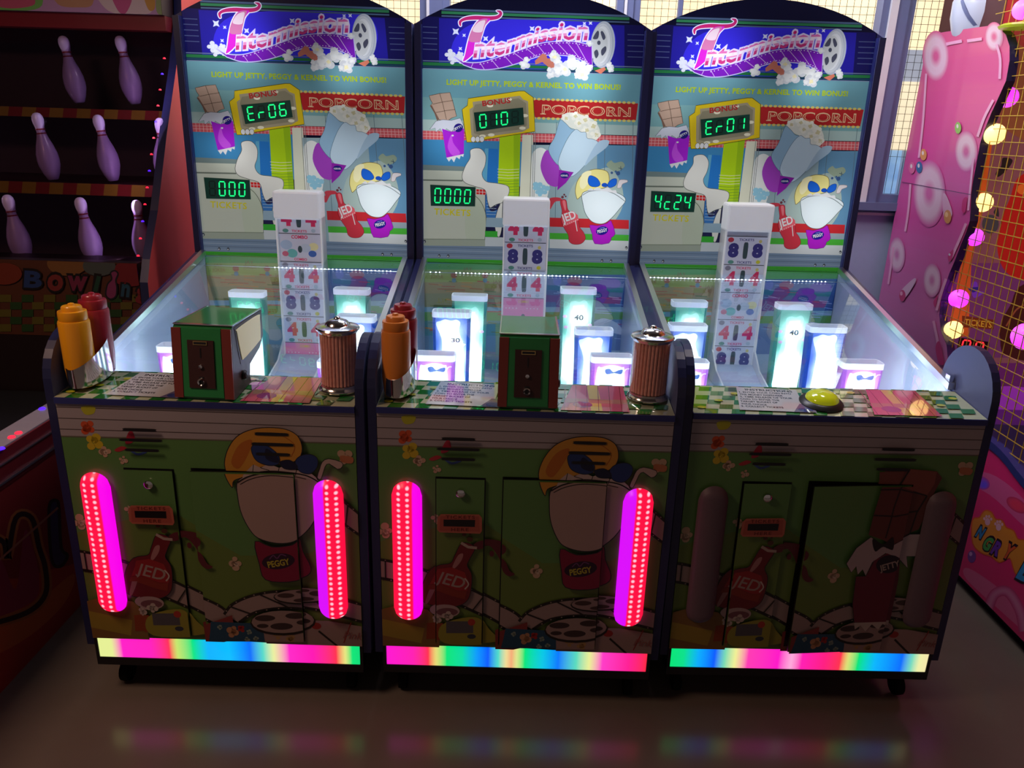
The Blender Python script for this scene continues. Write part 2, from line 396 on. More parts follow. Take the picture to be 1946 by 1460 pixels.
for i, (a, b) in enumerate(WIN):
    f = MB(); t = .03
    f.box(a-.001, a+t, WY-.02, WY+.05, ZS+.001, ZT, M['frame']).box(b-t, b-.001, WY-.02, WY+.05, ZS+.001, ZT, M['frame'])
    f.box(a+t, b-t, WY-.02, WY+.05, ZS+.001, ZS+.035, M['frame']).box(a+t, b-t, WY-.02, WY+.05, ZT-.03, ZT, M['frame'])
    wo = struct('window_%d' % (i+1), f)
    if i < 3: MB().box(b+.0, b+.032 if i == 2 else b+.012, WY-.035, WY+.03, ZS, ZT, M['wframe']).build('frame_strip', wo)
    g = MB(); s = .031
    x = a+t+.01
    while x < b-t: g.box(x, x+.0016, WY+.058, WY+.0596, ZS+.035, ZT, M['wire']); x += s
    z = ZS+.20
    while z < 2.35: g.box(a, b, WY+.056, WY+.0576, z, z+.0016, M['wire']); z += s
    g.build('wire_guard', wo)
    MB().box(a, b, WY+.11, WY+.115, 1.934+H0, 2.36, M['day']).build('outside_view', wo)
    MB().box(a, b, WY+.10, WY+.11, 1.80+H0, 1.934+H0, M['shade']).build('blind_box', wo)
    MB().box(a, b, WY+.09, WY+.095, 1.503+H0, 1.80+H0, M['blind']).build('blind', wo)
    MB().box(a, b, WY+.15, WY+.155, ZS, 1.503+H0, M['out']).box(a+.16, a+.175, WY+.1, WY+.14, ZS, 1.503+H0, M['wframe']).build('lower_pane', wo)
    MB().box(a, b, WY+.11, WY+.115, 2.36, ZT, M['skyp']).build('sky_pane', wo)  # bright pane out of view, added as a light source
mu = MB()
for a, b in ((-.441, -.385), (.393, .433), (1.56, 1.607)): mu.box(a, b, WY-.03, WY+.12, ZS, ZT, M['frame'])
mu.box(.634, .652, WY+.02, WY+.05, ZS, ZT, M['frame'])
struct('trim_2', mu)

# ================================================================== ARTWORK OF THE GAMES
W1 = K(225, 228, 232); OUT = K(40, 34, 30)
def backboard_art():
    A = Art(A3); e = 1.
    A.rect(-150, -300, 2100, 1500, K(22, 26, 66), .35)
    # header field
    A.poly([(95, 130), (1880, 205), (1865, 600), (90, 555)], K(24, 24, 92), .75)
    A.poly([(230, 145), (1720, 205), (1720, 565), (230, 520)], K(36, 32, 158), .9)
    A.cur([(480, 200), (900, 150), (1500, 170), (1650, 300), (1550, 480), (1000, 560), (420, 520), (330, 380)], K(52, 44, 216), 1)
    for k in range(5):
        y = 215+k*45
        A.line([(100, y), (215, y+5)], 7, K(70, 80, 130), .9); A.line([(1745, y+62), (1880, y+66)], 7, K(70, 80, 130), .9)
    for y0, y1, w in ((75, 130, 16), (100, 152, 22), (128, 180, 12)):
        c = K(46, 120, 82) if w == 22 else K(70, 92, 128); A.line([(250, y0), (1760, y1)], w, c, 1)
    for dy, c, w in ((0, K(96, 110, 150), 8), (24, K(36, 112, 66), 26), (48, K(30, 70, 90), 12), (62, K(120, 140, 170), 6)):
        A.line([(100, 488+dy), (1865, 540+dy)], w, c)
    # teal wall
    A.poly([(95, 553), (1862, 605), (1862, 830), (90, 780)], K(104, 156, 172))
    A.poly([(95, 780), (1862, 830), (1850, 1020), (88, 960)], K(120, 168, 174))
    A.poly([(90, 960), (1850, 1010), (1850, 1090), (88, 1050)], K(166, 192, 190))
    # tile band
    A.poly([(95, 1050), (1830, 1095), (1830, 1165), (95, 1120)], K(206, 92, 100))
    for k in range(0, 60):
        x = 100+k*29; yy = 1050+(x-95)*.026; A.line([(x, yy), (x, yy+70)], 3, K(236, 190, 190))
    for k in (1, 2): A.line([(95, 1050+k*23), (1830, 1095+k*23)], 3, K(236, 190, 190))
    # lower wall
    A.poly([(95, 1120), (900, 1140), (900, 1500), (95, 1470)], K(64, 138, 190))
    A.poly([(900, 1085), (985, 1085), (975, 2000), (860, 2000)], K(222, 226, 206))
    A.poly([(975, 1165), (1830, 1170), (1800, 2500), (960, 2500)], K(150, 178, 188))
    A.poly([(1500, 1165), (1830, 1172), (1815, 1900), (1500, 1900)], K(98, 146, 182))
    A.cur([(1000, 1210), (1060, 1190), (1110, 1250), (1120, 1480), (1060, 1700), (975, 1750), (975, 1300)], K(232, 238, 236))
    A.cur([(1300, 1500), (1450, 1400), (1600, 1350), (1700, 1500), (1690, 1700), (1500, 1900), (1250, 1800)], K(168, 190, 186))
    for x in (955, 972, 986): A.line([(x+20, 1060), (x-20, 2650)], 4, K(110, 118, 120))
    for x in (1175, 1565, 1790): A.line([(x, 980), (x-15, 2000)], 4, K(96, 116, 128))
    # popcorn banner with scalloped edge
    A.poly([(985, 800), (1830, 832), (1812, 968), (1000, 945)], K(178, 40, 44))
    for k in range(22):
        x = 995+k*38; A.ell(x, 796+k*1.5, 15, 10, K(212, 196, 110)); A.ell(x, 950+k*1.1, 15, 10, K(212, 196, 110))
    A.text('POPCORN', 1056, 915, 1770, 938, 72, K(226, 190, 150), 1, off=.02)
    A.text('POPCORN', 1062, 911, 1764, 934, 62, K(178, 40, 44), 1, off=-.018)
    for x in (1056, 1066, 1258, 1268, 1592, 1602, 1720): A.line([(x-12, 916+(x-1056)*.03), (x+22, 917+(x-1056)*.03)], 7, K(226, 190, 150))
    A.text('LIGHT UP JETTY, PEGGY & KERNEL TO WIN BONUS!', 290, 680, 1690, 722, 40, K(166, 190, 30), 1.05, off=.035, space=1.05)
    A.mp = A4
    # counter of the food bar
    A.poly([(95, 55), (420, 70), (600, 90), (600, 130), (420, 118), (95, 100)], K(120, 140, 140))
    A.poly([(95, 98), (560, 110), (600, 130), (600, 1000), (95, 1000)], K(196, 204, 190))
    A.poly([(100, 172), (420, 178), (420, 190), (100, 184)], K(110, 120, 110))
    A.cur([(520, 290), (575, 360), (610, 470), (600, 600), (570, 660), (450, 660), (450, 290)], K(190, 202, 182))
    A.line(cr([(500, 290), (560, 345), (600, 430), (608, 520), (598, 655)], 5, False), 4, K(70, 80, 60))
    A.poly([(95, 650), (600, 655), (620, 712), (95, 705)], K(160, 172, 158)); A.line([(95, 652), (598, 656), (620, 712)], 3, K(60, 80, 50))
    # pieces behind: blue cup, green cup stack, tiles
    A.poly([(628, -75), (705, -70), (700, 200), (615, 190)], K(40, 120, 200))
    A.poly([(600, -75), (628, -75), (614, 200), (560, 200)], K(96, 170, 206))
    A.poly([(718, -190), (885, -190), (872, 330), (700, 330)], K(178, 218, 30))
    A.poly([(830, -190), (885, -190), (872, 330), (830, 330)], K(154, 196, 30), 1)
    for k in range(12):
        y = 60+k*23; A.line([(700, y+30), (786, y+36), (872, y+32)], 4, K(232, 240, 180) if k < 4 else K(110, 160, 50))
    A.poly([(528, 252), (610, 256), (608, 298), (530, 292)], K(206, 44, 44))
    for k in range(4): A.line([(528+k*26, 254), (528+k*26, 296)], 3, W1)
    A.line([(528, 274), (608, 276)], 3, W1)
    A.cur([(610, 260), (650, 270), (655, 330), (625, 380), (650, 430), (705, 420), (690, 480), (610, 470)], K(60, 120, 190))
    for k in range(8): A.line([(612, 285+k*24), (690, 288+k*24)], 3, K(190, 214, 226))
    # ribbon of paper
    rb = [(485, -65), (560, -75), (605, -20), (600, 60), (575, 130), (610, 190), (700, 205), (780, 225), (795, 270), (770, 330), (745, 345), (740, 400), (735, 560), (715, 635), (690, 610), (678, 520), (700, 420), (720, 370), (680, 380), (640, 400), (620, 350), (600, 260), (520, 230), (440, 200), (415, 150), (440, 70), (480, 0)]
    A.out(rb, K(226, 228, 222), 4, K(80, 84, 84)); A.line(cr([(670, 420), (672, 390), (700, 372), (740, 360), (765, 340)], 5, False), 4, K(80, 84, 84))
    # lower stripes
    A.poly([(610, 480), (760, 484), (760, 560), (605, 555)], K(150, 178, 196)); A.poly([(600, 588), (700, 590), (700, 640), (600, 634)], K(60, 176, 60))
    A.poly([(600, 636), (760, 640), (760, 860), (600, 850)], K(196, 206, 212))
    A.poly([(1120, 480), (1755, 500), (1755, 572), (1120, 555)], K(196, 44, 52)); A.poly([(1120, 553), (1755, 572), (1755, 618), (1120, 605)], K(150, 166, 178))
    A.poly([(1120, 603), (1755, 620), (1752, 668), (1120, 653)], K(74, 178, 60)); A.poly([(1120, 653), (1752, 668), (1750, 752), (1120, 742)], K(204, 212, 216))
    A.poly([(97, 705), (760, 712), (1750, 748), (1745, 860), (95, 820)], K(118, 140, 166))
    for k, c in enumerate((K(96, 116, 140), K(150, 168, 188), K(96, 112, 136), K(140, 158, 176))): A.line([(97, 716+k*24), (1745, 764+k*22)], 5, c)
    A.poly([(97, 806), (1742, 848), (1740, 900), (95, 860)], K(64, 160, 50))
    for x, y in ((232, 786), (304, 788), (1540, 826), (1612, 828), (115, 672), (1735, 722)): A.ell(x, y, 10, 13, K(70, 76, 84)); A.ell(x-2, y+4, 4, 5, K(225, 230, 235))
    # yellow BONUS board
    A.mp = A3
    b1 = [(465, 795), (875, 735), (915, 735), (985, 785), (1000, 1055), (600, 1120), (570, 1140), (455, 1142), (440, 1050), (418, 880), (460, 850)]
    A.line(b1, 10, K(90, 84, 20), 1, True); A.poly(b1, K(222, 196, 36))
    A.poly([(500, 820), (880, 770), (905, 800), (945, 815), (955, 1030), (900, 1060), (540, 1108), (490, 1090), (475, 880), (505, 860)], K(176, 168, 140), .8)
    A.poly([(520, 840), (870, 790), (930, 830), (935, 1010), (880, 1040), (555, 1085), (510, 1070), (500, 890)], K(150, 146, 122), .8)
    for x, y in ((640, 850), (790, 800), (650, 1085), (580, 1095), (900, 1030), (920, 930)): A.ell(x, y, 26, 13, K(232, 228, 204))
    A.text('BONUS', 580, 853, 806, 826, 40, K(176, 44, 48), 1, off=.03)
    for x in (470+35, 540, 575): A.ell(x, 1120, 20, 25, K(60, 60, 60)); A.ell(x, 1120, 17, 22, W1)
    A.mp = A4
    A.text('TICKETS', 190, 455, 482, 468, 48, K(214, 206, 40), 1, off=.02, space=1.1)
    # soda bottle with its splash
    A.cur([(1110, 405), (1125, 370), (1118, 330), (1150, 318), (1205, 322), (1215, 345), (1170, 350), (1150, 370), (1125, 412)], K(196, 62, 78))
    A.cur([(1105, 380), (1130, 350), (1135, 390), (1120, 414)], K(196, 62, 78))
    for x, y, r in ((1222, 316, 11), (1236, 296, 8), (1248, 310, 7)): A.ell(x, y, r, r, K(110, 60, 70))
    A.out([(1205, 348), (1250, 340), (1268, 420), (1325, 455), (1350, 510), (1358, 555), (1392, 600), (1406, 650), (1370, 690), (1310, 694), (1275, 670), (1268, 620), (1235, 565), (1210, 500), (1218, 430)], K(200, 56, 72), 3, K(110, 30, 40))
    A.cur([(1222, 350), (1244, 348), (1250, 410), (1240, 420)], K(226, 120, 130))
    A.poly([(1215, 470), (1300, 425), (1345, 460), (1352, 500), (1250, 545), (1222, 520)], K(222, 96, 108))
    A.text('JED', 1225, 520, 1335, 482, 62, W1, 1, off=.02); A.line(cr([(1325, 505), (1335, 560), (1340, 590)], 4, False), 6, W1)
    for k in range(8): A.ell(1232+k*16, 545-k*7, 5, 5, K(236, 170, 176))
    # popcorn box
    A.mp = A3
    A.cur([(1100, 1205), (1045, 1330), (1090, 1460), (1150, 1500), (1190, 1480), (1190, 1330)], K(166, 70, 196))
    A.cur([(1210, 960), (1240, 915), (1300, 905), (1380, 925), (1470, 965), (1520, 1040), (1510, 1110), (1450, 1130), (1340, 1050), (1230, 1000)], K(226, 232, 224))
    for x, y, r in ((1245, 945, 34), (1320, 930, 36), (1400, 960, 40), (1465, 1010, 44), (1490, 1080, 40), (1345, 985, 34), (1410, 1040, 34)): A.popcorn(x, y, r, K(240, 242, 232)); A.popcorn(x+8, y+6, r*.45, K(214, 210, 170))
    A.out([(1200, 970), (1240, 985), (1290, 1035), (1320, 1045), (1300, 1120), (1230, 1250), (1190, 1330), (1110, 1210), (1160, 1100)], K(150, 190, 220), 3, K(84, 110, 130))
    A.out([(1325, 1042), (1370, 1062), (1410, 1065), (1420, 1110), (1470, 1120), (1510, 1150), (1480, 1210), (1400, 1330), (1290, 1420), (1200, 1350), (1195, 1270), (1260, 1120)], K(196, 222, 240), 3, K(84, 110, 130))
    A.cur([(1500, 1150), (1590, 1128), (1580, 1180), (1480, 1260), (1400, 1330)], K(170, 200, 224))
    A.poly([(1195, 1365), (1312, 1385), (1250, 1470), (1180, 1530)], K(148, 38, 176)); A.ell(1238, 1410, 36, 24, K(44, 34, 130)); A.text('KERNEL', 1209, 1418, 1267, 1418, 13, W1, 1, off=.02)
    for x, y, r in ((1020, 1500, 40), (1075, 1520, 38), (1040, 1545, 34)): A.popcorn(x, y, r, K(150, 206, 230))
    # chocolate bar in a purple wrapper
    A.out([(152, 770), (175, 765), (235, 752), (318, 744), (345, 830), (372, 935), (330, 950), (300, 972), (222, 962), (195, 910), (160, 850), (178, 830), (160, 800)], K(184, 158, 142), 4, K(80, 62, 54), n=1)
    A.poly([(160, 850), (172, 846), (232, 958), (215, 972), (195, 915)], K(120, 92, 80))
    A.line([(236, 752), (262, 840), (290, 960)], 4, K(90, 70, 60)); A.line([(180, 838), (262, 820), (345, 808)], 4, K(90, 70, 60)); A.line([(205, 905), (285, 890), (360, 880)], 4, K(90, 70, 60))
    A.out([(155, 1040), (205, 975), (260, 962), (330, 968), (400, 950), (425, 1000), (432, 1040), (360, 1030), (330, 1060), (290, 1035), (262, 1075), (240, 1035), (205, 1062), (200, 1030)], K(206, 212, 228), 3, K(70, 74, 90), n=1)
    A.poly([(255, 1035), (330, 1060), (432, 1032), (430, 1235), (360, 1255), (290, 1268)], K(166, 36, 212))
    A.cur([(330, 1080), (345, 1150), (400, 1230), (340, 1250), (300, 1180)], K(196, 80, 230)); A.ell(340, 1090, 9, 7, W1)
    A.poly([(290, 1268), (430, 1238), (425, 1262), (405, 1252), (395, 1280), (370, 1262), (350, 1305), (330, 1275), (310, 1300)], W1)
    A.ell(386, 1028, 38, 34, K(38, 30, 130), 1, -.5); A.text('JETTY', 356, 1048, 418, 1020, 17, W1, 1, off=.03)
    A.cur([(1575, 1330), (1610, 1290), (1640, 1310), (1700, 1300), (1720, 1340), (1650, 1380)], K(150, 170, 150))
    # sundae cup with ribbon and paper sleeve
    A.mp = A4
    for x, y, r in ((1618, 120, 10), (1650, 108, 7), (1668, 124, 17)): A.ell(x, y, r, r, K(60, 90, 140))
    A.line([(1672, 80), (1705, 90)], 4, K(40, 60, 90)); A.line([(1690, 68), (1692, 104)], 4, K(40, 60, 90))
    A.out([(1335, 320), (1325, 260), (1345, 180), (1400, 120), (1480, 92), (1560, 100), (1592, 130), (1595, 200), (1560, 240), (1440, 260), (1380, 300), (1345, 330)], K(240, 232, 150), 4, K(120, 100, 30))
    A.cur([(1380, 130), (1450, 105), (1440, 180), (1390, 250), (1360, 220)], K(250, 246, 196))
    A.out([(1660, 240), (1672, 190), (1690, 175), (1740, 178), (1742, 196), (1704, 210), (1690, 240)], K(226, 220, 224), 3, K(130, 110, 110), n=2)
    A.out([(1382, 285), (1388, 380), (1408, 450), (1450, 505), (1500, 528), (1560, 525), (1620, 480), (1680, 410), (1728, 345), (1700, 300), (1600, 262), (1480, 258)], K(226, 240, 246), 4, K(70, 84, 90))
    A.line(cr([(1383, 300), (1440, 270), (1540, 262), (1640, 290), (1725, 350)], 5, False), 5, K(110, 124, 130))
    A.poly([(1420, 262), (1450, 240), (1470, 255), (1500, 236), (1540, 250), (1590, 238), (1620, 262), (1650, 258), (1660, 285), (1520, 262)], W1)
    A.out([(1430, 160), (1450, 142), (1500, 165), (1525, 210), (1500, 232), (1450, 228), (1428, 200)], K(30, 104, 220), 3, K(10, 40, 120))
    A.out([(1590, 200), (1620, 172), (1655, 170), (1652, 215), (1610, 238), (1585, 228)], K(30, 104, 220), 3, K(10, 40, 120)); A.ell(1560, 218, 24, 17, K(24, 84, 200))
    A.out([(1440, 540), (1500, 545), (1580, 525), (1612, 505), (1645, 610), (1615, 640), (1595, 685), (1480, 690), (1460, 610)], K(176, 32, 200), 3, K(90, 20, 110), n=2)
    A.ell(1540, 585, 50, 34, K(34, 26, 140), 1, -.25); A.text('PEGGY', 1505, 606, 1584, 588, 24, W1, 1, off=.03); A.line([(1520, 566), (1560, 558)], 5, K(120, 130, 220))
    # --- the Intermission logo
    A.mp = A3
    for x, y, r in ((365, 255, 26), (432, 285, 13), (605, 312, 20), (978, 232, 20), (1398, 190, 13), (1447, 187, 14), (402, 392, 14)): A.poly([(x-r, y-r), (x, y-r*.6), (x+r, y-r), (x+r*.6, y), (x+r, y+r), (x, y+r*.6), (x-r, y+r), (x-r*.6, y)], K(206, 214, 250), 1.1)
    for x, y, r in ((320, 440, 40), (345, 480, 36), (400, 440, 32), (395, 480, 34)): A.popcorn(x, y, r, K(214, 220, 240), 1)
    # film reel
    A.ell(1545, 360, 98, 188, K(176, 186, 204), 1, .08, 40); A.ell(1535, 362, 84, 172, K(206, 212, 222), 1, .08, 40)
    for k in range(4): A.line(ell(1538, 361, 90-k*7, 180-k*9, .08, 36), 3, K(150, 160, 180), 1, True)
    A.ell(1520, 368, 64, 140, K(190, 196, 204), 1, .08, 30)
    for pts in ([(1465, 310), (1500, 250), (1515, 262), (1505, 312)], [(1528, 262), (1545, 252), (1568, 300), (1548, 322)], [(1475, 420), (1500, 400), (1512, 440), (1490, 470)], [(1532, 405), (1568, 372), (1572, 410), (1540, 450)]): A.cur(pts, K(70, 74, 96), 1, 3)
    A.ell(1514, 345, 14, 18, K(70, 74, 96))
    # film ribbon
    up = cr([(350, 455), (430, 500), (560, 505), (720, 460), (900, 400), (1050, 352), (1200, 335), (1330, 340), (1455, 370)], 5, False)
    lo = cr([(1462, 560), (1400, 495), (1300, 455), (1180, 440), (1060, 445), (940, 480), (820, 520), (680, 552), (540, 555), (430, 520)], 5, False)
    A.line(up+lo, 14, K(190, 190, 240), 1.1, True); A.poly(up+lo, K(118, 32, 186))
    for k in range(11):
        t = k/11; i = int(8+t*30); a = up[min(i, len(up)-1)]; j = int(len(lo)-4-t*42); b = lo[max(0, min(j, len(lo)-1))]
        A.line([a, b], 5, K(206, 170, 240))
    for k in range(len(up)-12): a = up[k+10]; A.ell(a[0], a[1]+12, 5, 4, K(220, 210, 250), 1, 0, 6)
    for k in range(0, 26): a = lo[k]; A.ell(a[0]+2, a[1]-12, 5, 4, K(220, 210, 250), 1, 0, 6)
    # popcorn and box under the ribbon
    A.poly([(1000, 490), (1060, 432), (1090, 440), (1100, 470), (1150, 470), (1160, 560), (1140, 565), (1060, 500), (1005, 520)], K(192, 116, 100))
    A.poly([(1480, 570), (1560, 540), (1570, 560), (1530, 595)], K(206, 120, 100)); A.line([(1465, 470), (1468, 585)], 5, K(40, 20, 70))
    for x, y, r in ((915, 520, 44), (935, 485, 28), (1150, 450, 46), (1185, 500, 44), (1225, 560, 66), (1180, 570, 50), (1130, 600, 40), (1120, 565, 26), (1300, 510, 60), (1370, 540, 56), (1385, 600, 60), (1430, 550, 36), (1340, 610, 30), (1600, 530, 34), (1610, 560, 26), (1440, 350, 26)):
        A.popcorn(x, y, r, K(206, 212, 222), 1.); A.popcorn(x-3, y-4, r*.72, K(226, 230, 234), 1.)
    for x, y in ((1240, 560), (1380, 600), (1160, 460)): A.popcorn(x, y, 18, K(236, 230, 190), 1.)
    # big initial and script
    st = [(600, 150), (560, 210), (520, 320), (480, 420), (425, 492)]
    ini = [(425, 495), (440, 440), (465, 330), (500, 230), (555, 160), (620, 150), (640, 160), (600, 210), (570, 300), (540, 390), (480, 460)]
    bar = [(395, 205), (392, 170), (440, 140), (520, 128), (620, 132), (690, 128), (715, 108), (690, 88), (725, 88), (738, 115), (710, 150), (640, 165), (540, 160), (450, 165), (412, 180), (408, 210)]
    A.line(cr(ini, 4), 16, K(226, 226, 255), 1.25, True); A.line(cr(bar, 4), 14, K(220, 220, 255), 1.25, True)
    A.cur(bar, K(196, 40, 120)); A.cur(ini, K(214, 40, 214))
    A.cur([(470, 330), (500, 230), (555, 165), (620, 155), (600, 210), (572, 300), (560, 335)], K(206, 120, 176)); A.cur([(500, 250), (540, 185), (600, 165), (590, 215), (570, 260)], K(232, 210, 232))
    def wv(t, v, l):
        f = t/l; b = float(np.interp(f, [0, .1, .2, .28, .36, .46, .56, .66, .78, .9, 1], [0, -7, -12, -8, 6, 32, 42, 43, 34, 14, 0])); k = 1-.22*math.sin(min(1, max(0, f))*PI)**2
        return t, v*k+b
    for dx in (0, 4): A.text('ntermission', 497+dx, 465, 1444+dx, 323, 158, K(214, 206, 246), 1.15, shear=.34, off=.07, warp=wv, res=2)
    bands = [(-.4, .2, K(196, 56, 130)), (.2, .36, K(222, 140, 196)), (.36, .56, K(240, 226, 246)), (.56, .74, K(214, 110, 180)), (.74, 2, K(190, 36, 116))]
    A.text('ntermission', 504, 462, 1438, 320, 150, None, 1.05, shear=.34, off=.022, warp=wv, bands=bands, res=2)
    return A
def backwall_art():
    A = Art(A4)
    A.rect(-100, 820, 1950, 3000, K(70, 110, 140), .5)
    for y, h, c in ((850, 50, K(70, 150, 70)), (900, 100, K(134, 156, 76)), (1000, 90, K(140, 126, 88)), (1090, 110, K(118, 124, 92)), (1200, 40, K(110, 160, 190)), (1240, 70, K(84, 146, 74)), (1310, 120, K(70, 128, 140)), (1430, 400, K(96, 130, 160)), (1830, 1200, K(150, 176, 200))):
        A.rect(0, y, 930, y+h, c, .5)
    for y, h, c in ((850, 90, K(70, 152, 74)), (940, 130, K(40, 84, 160)), (1070, 130, K(36, 78, 150)), (1200, 40, K(120, 160, 190)), (1240, 60, K(78, 140, 70)), (1300, 250, K(90, 120, 176)), (1550, 1400, K(150, 176, 206))):
        A.rect(930, y, 1950, y+h, c, .5)
    rr = random.Random(4)
    for k in range(46):
        x = 110+rr.random()*600; y = 990+rr.random()*430; A.line([(x, y), (x+60+rr.random()*120, y+rr.random()*10)], 7+rr.random()*6, rr.choice([K(150, 84, 50), K(170, 120, 60), K(90, 110, 60), K(160, 70, 60)]), .5)
    for x, y in ((205, 930), (455, 905), (690, 1010)): A.text('JAY', x-30, y, x+40, y+3, 26, K(120, 84, 40), .5); A.text('JOKER', x-45, y+38, x+60, y+40, 26, K(130, 84, 40), .5)
    for x in (350, 600): A.ell(x, 945, 26, 24, K(140, 70, 50), .5); A.ell(x, 985, 18, 18, K(60, 120, 150), .5)
    for k in range(40):
        x = 1140+rr.random()*560; y = 950+rr.random()*560; A.line([(x, y), (x+40+rr.random()*100, y+4+rr.random()*10)], 6, rr.choice([K(150, 170, 220), K(90, 60, 150), K(110, 140, 210), K(150, 70, 120)]), .5)
    for x, y, a, b, c in ((1320, 990, 60, 34, K(140, 70, 120)), (1600, 1010, 90, 46, K(90, 60, 180)), (1500, 1040, 50, 26, K(70, 60, 170)), (1180, 985, 34, 40, K(60, 90, 190))): A.ell(x, y, a, b, c, .5)
    A.cur([(1450, 1360), (1540, 1290), (1660, 1330), (1720, 1420), (1600, 1400)], K(170, 186, 220), .5)
    return A
def front_common(A):
    A.poly([(60, -60), (1920, 0), (1920, 1500), (60, 1500)], K(104, 152, 84))
    A.poly([(60, 800), (700, 640), (1100, 900), (1500, 900), (1920, 700), (1920, 1600), (60, 1600)], K(116, 142, 66))
    A.poly([(60, -60), (1920, 0), (1920, 248), (60, 206)], K(184, 174, 180))
    for y in (40, 105, 170): A.line([(60, y-5), (1920, y+52 if y < 170 else y+45)], 5, K(96, 84, 84))
    A.line([(60, 208), (1920, 250)], 8, K(120, 116, 100))
    A.cur([(260, 40), (300, 28), (345, 38), (330, 75), (280, 80)], K(206, 206, 60)); A.popcorn(285, 155, 52, K(230, 96, 56)); A.popcorn(310, 240, 48, K(226, 200, 56))
    A.cur([(520, 190), (545, 178), (556, 220), (530, 250), (495, 250)], K(196, 56, 80)); A.cur([(425, 290), (470, 268), (500, 280), (450, 300)], K(200, 60, 70))
    A.line(cr([(520, 290), (560, 315), (610, 300), (600, 285)], 5, False), 14, K(70, 100, 170))
    for x, y, r in ((365, 300, 34), (468, 348, 24), (165, 720, 44), (1065, 945, 40), (1800, 330, 46), (470, 640, 30)): A.popcorn(x, y, r, K(216, 180, 150)); A.popcorn(x+6, y+4, r*.4, K(230, 205, 180))
    A.cur([(1770, 320), (1840, 330), (1830, 365), (1770, 355)], K(206, 130, 90))
    # film strips along the bottom
    for up, lo in (([(60, 880), (200, 900), (420, 960), (640, 1040), (820, 1130), (950, 1200), (1020, 1290)], [(900, 1300), (760, 1220), (560, 1130), (380, 1060), (200, 1010), (60, 990)]),
                   ([(960, 1240), (1020, 1180), (1150, 1130), (1320, 1110), (1500, 1130), (1700, 1180), (1920, 1240)], [(1920, 1340), (1680, 1280), (1500, 1230), (1320, 1210), (1150, 1230), (1040, 1290)]),
                   ([(1720, 560), (1790, 620), (1860, 680), (1920, 700)], [(1920, 850), (1840, 800), (1760, 740), (1700, 690)])):
        a = cr(up, 5, False); b = cr(lo, 5, False)
        A.poly(a+b, K(176, 150, 146)); A.line(a, 16, OUT); A.line(b, 16, OUT)
        for k in range(2, len(a)-2, 2): A.ell(a[k][0], a[k][1], 5, 4, K(170, 150, 140), 1, 0, 6)
        for k in range(2, len(b)-2, 2): A.ell(b[k][0], b[k][1], 5, 4, K(170, 150, 140), 1, 0, 6)
        for k in range(4, min(len(a), len(b))-2, 7): A.line([a[k], b[len(b)-1-k]], 8, OUT)
    # soda bottle
    A.cur([(690, 790), (740, 762), (830, 768), (880, 790), (880, 825), (850, 850), (880, 880), (905, 935), (935, 955), (905, 968), (870, 945), (845, 880), (815, 830), (780, 800), (720, 815)], K(110, 40, 52))
    A.ell(800, 848, 14, 18, K(110, 40, 52))
    for x, y, r in ((636, 726, 13), (670, 755, 18), (672, 722, 7)): A.ell(x, y, r, r*.8, K(96, 56, 40))
    A.out([(625, 775), (700, 800), (670, 870), (655, 910), (680, 960), (680, 1030), (660, 1110), (600, 1150), (480, 1160), (390, 1130), (380, 1060), (420, 960), (480, 910), (555, 895), (580, 850)], K(128, 34, 44), 4)
    A.line([(618, 775), (660, 800), (712, 806)], 16, K(196, 170, 160))
    A.cur([(600, 850), (630, 840), (620, 880), (582, 925), (568, 915)], K(190, 130, 130)); A.cur([(440, 1040), (465, 1050), (420, 1140), (405, 1130)], K(176, 120, 120))
    A.poly([(440, 1010), (480, 930), (560, 920), (640, 950), (662, 1010), (655, 1060), (600, 1060), (500, 1020), (430, 1030)], K(170, 44, 48))
    A.poly([(425, 1035), (500, 1022), (600, 1062), (652, 1062), (640, 1110), (560, 1090), (480, 1060), (415, 1060)], K(150, 52, 40))
    A.text('JED', 462, 1004, 632, 1050, 66, K(180, 156, 150), 1, off=.01, shear=.15); A.line(cr([(640, 985), (662, 1020), (640, 1050)], 4, False), 8, K(214, 196, 190))
    # candy and boxes on the ground
    A.poly([(60, 1200), (250, 1150), (420, 1180), (500, 1260), (480, 1480), (60, 1480)], K(150, 110, 60))
    A.poly([(150, 1235), (400, 1290), (380, 1380), (140, 1330)], K(176, 150, 60))
    A.ell(520, 1180, 90, 40, K(190, 160, 160)); A.ell(535, 1185, 64, 24, K(130, 80, 90)); A.popcorn(540, 1210, 34, K(206, 186, 176)); A.popcorn(470, 1230, 28, K(206, 186, 176))
    A.poly([(415, 1260), (510, 1250), (500, 1350), (410, 1355)], K(160, 70, 40))
    A.cur([(505, 1260), (700, 1215), (780, 1290), (820, 1370), (520, 1370)], K(166, 158, 60))
    A.poly([(530, 1240), (690, 1240), (690, 1310), (530, 1310)], K(96, 92, 100)); A.ell(680, 1330, 26, 14, K(60, 66, 80)); A.ell(680, 1245, 22, 20, K(190, 60, 50))
    A.poly([(820, 1300), (1010, 1240), (1010, 1400), (820, 1440)], K(150, 60, 60))
    A.poly([(880, 1275), (1120, 1290), (1190, 1330), (1180, 1420), (850, 1400), (870, 1330)], K(40, 84, 116)); A.popcorn(1000, 1335, 36, K(206, 150, 110)); A.popcorn(1050, 1320, 20, K(180, 40, 40))
    for x, y in ((930, 1310), (1095, 1340), (1130, 1380), (1075, 1385)): A.popcorn(x, y, 16, K(150, 170, 160))
    A.poly([(1180, 1280), (1560, 1290), (1800, 1330), (1800, 1480), (1180, 1470)], K(176, 146, 140))
    for x, y in ((1170, 1300), (1330, 1380), (1260, 1360)): A.popcorn(x, y, 30, K(190, 150, 96))
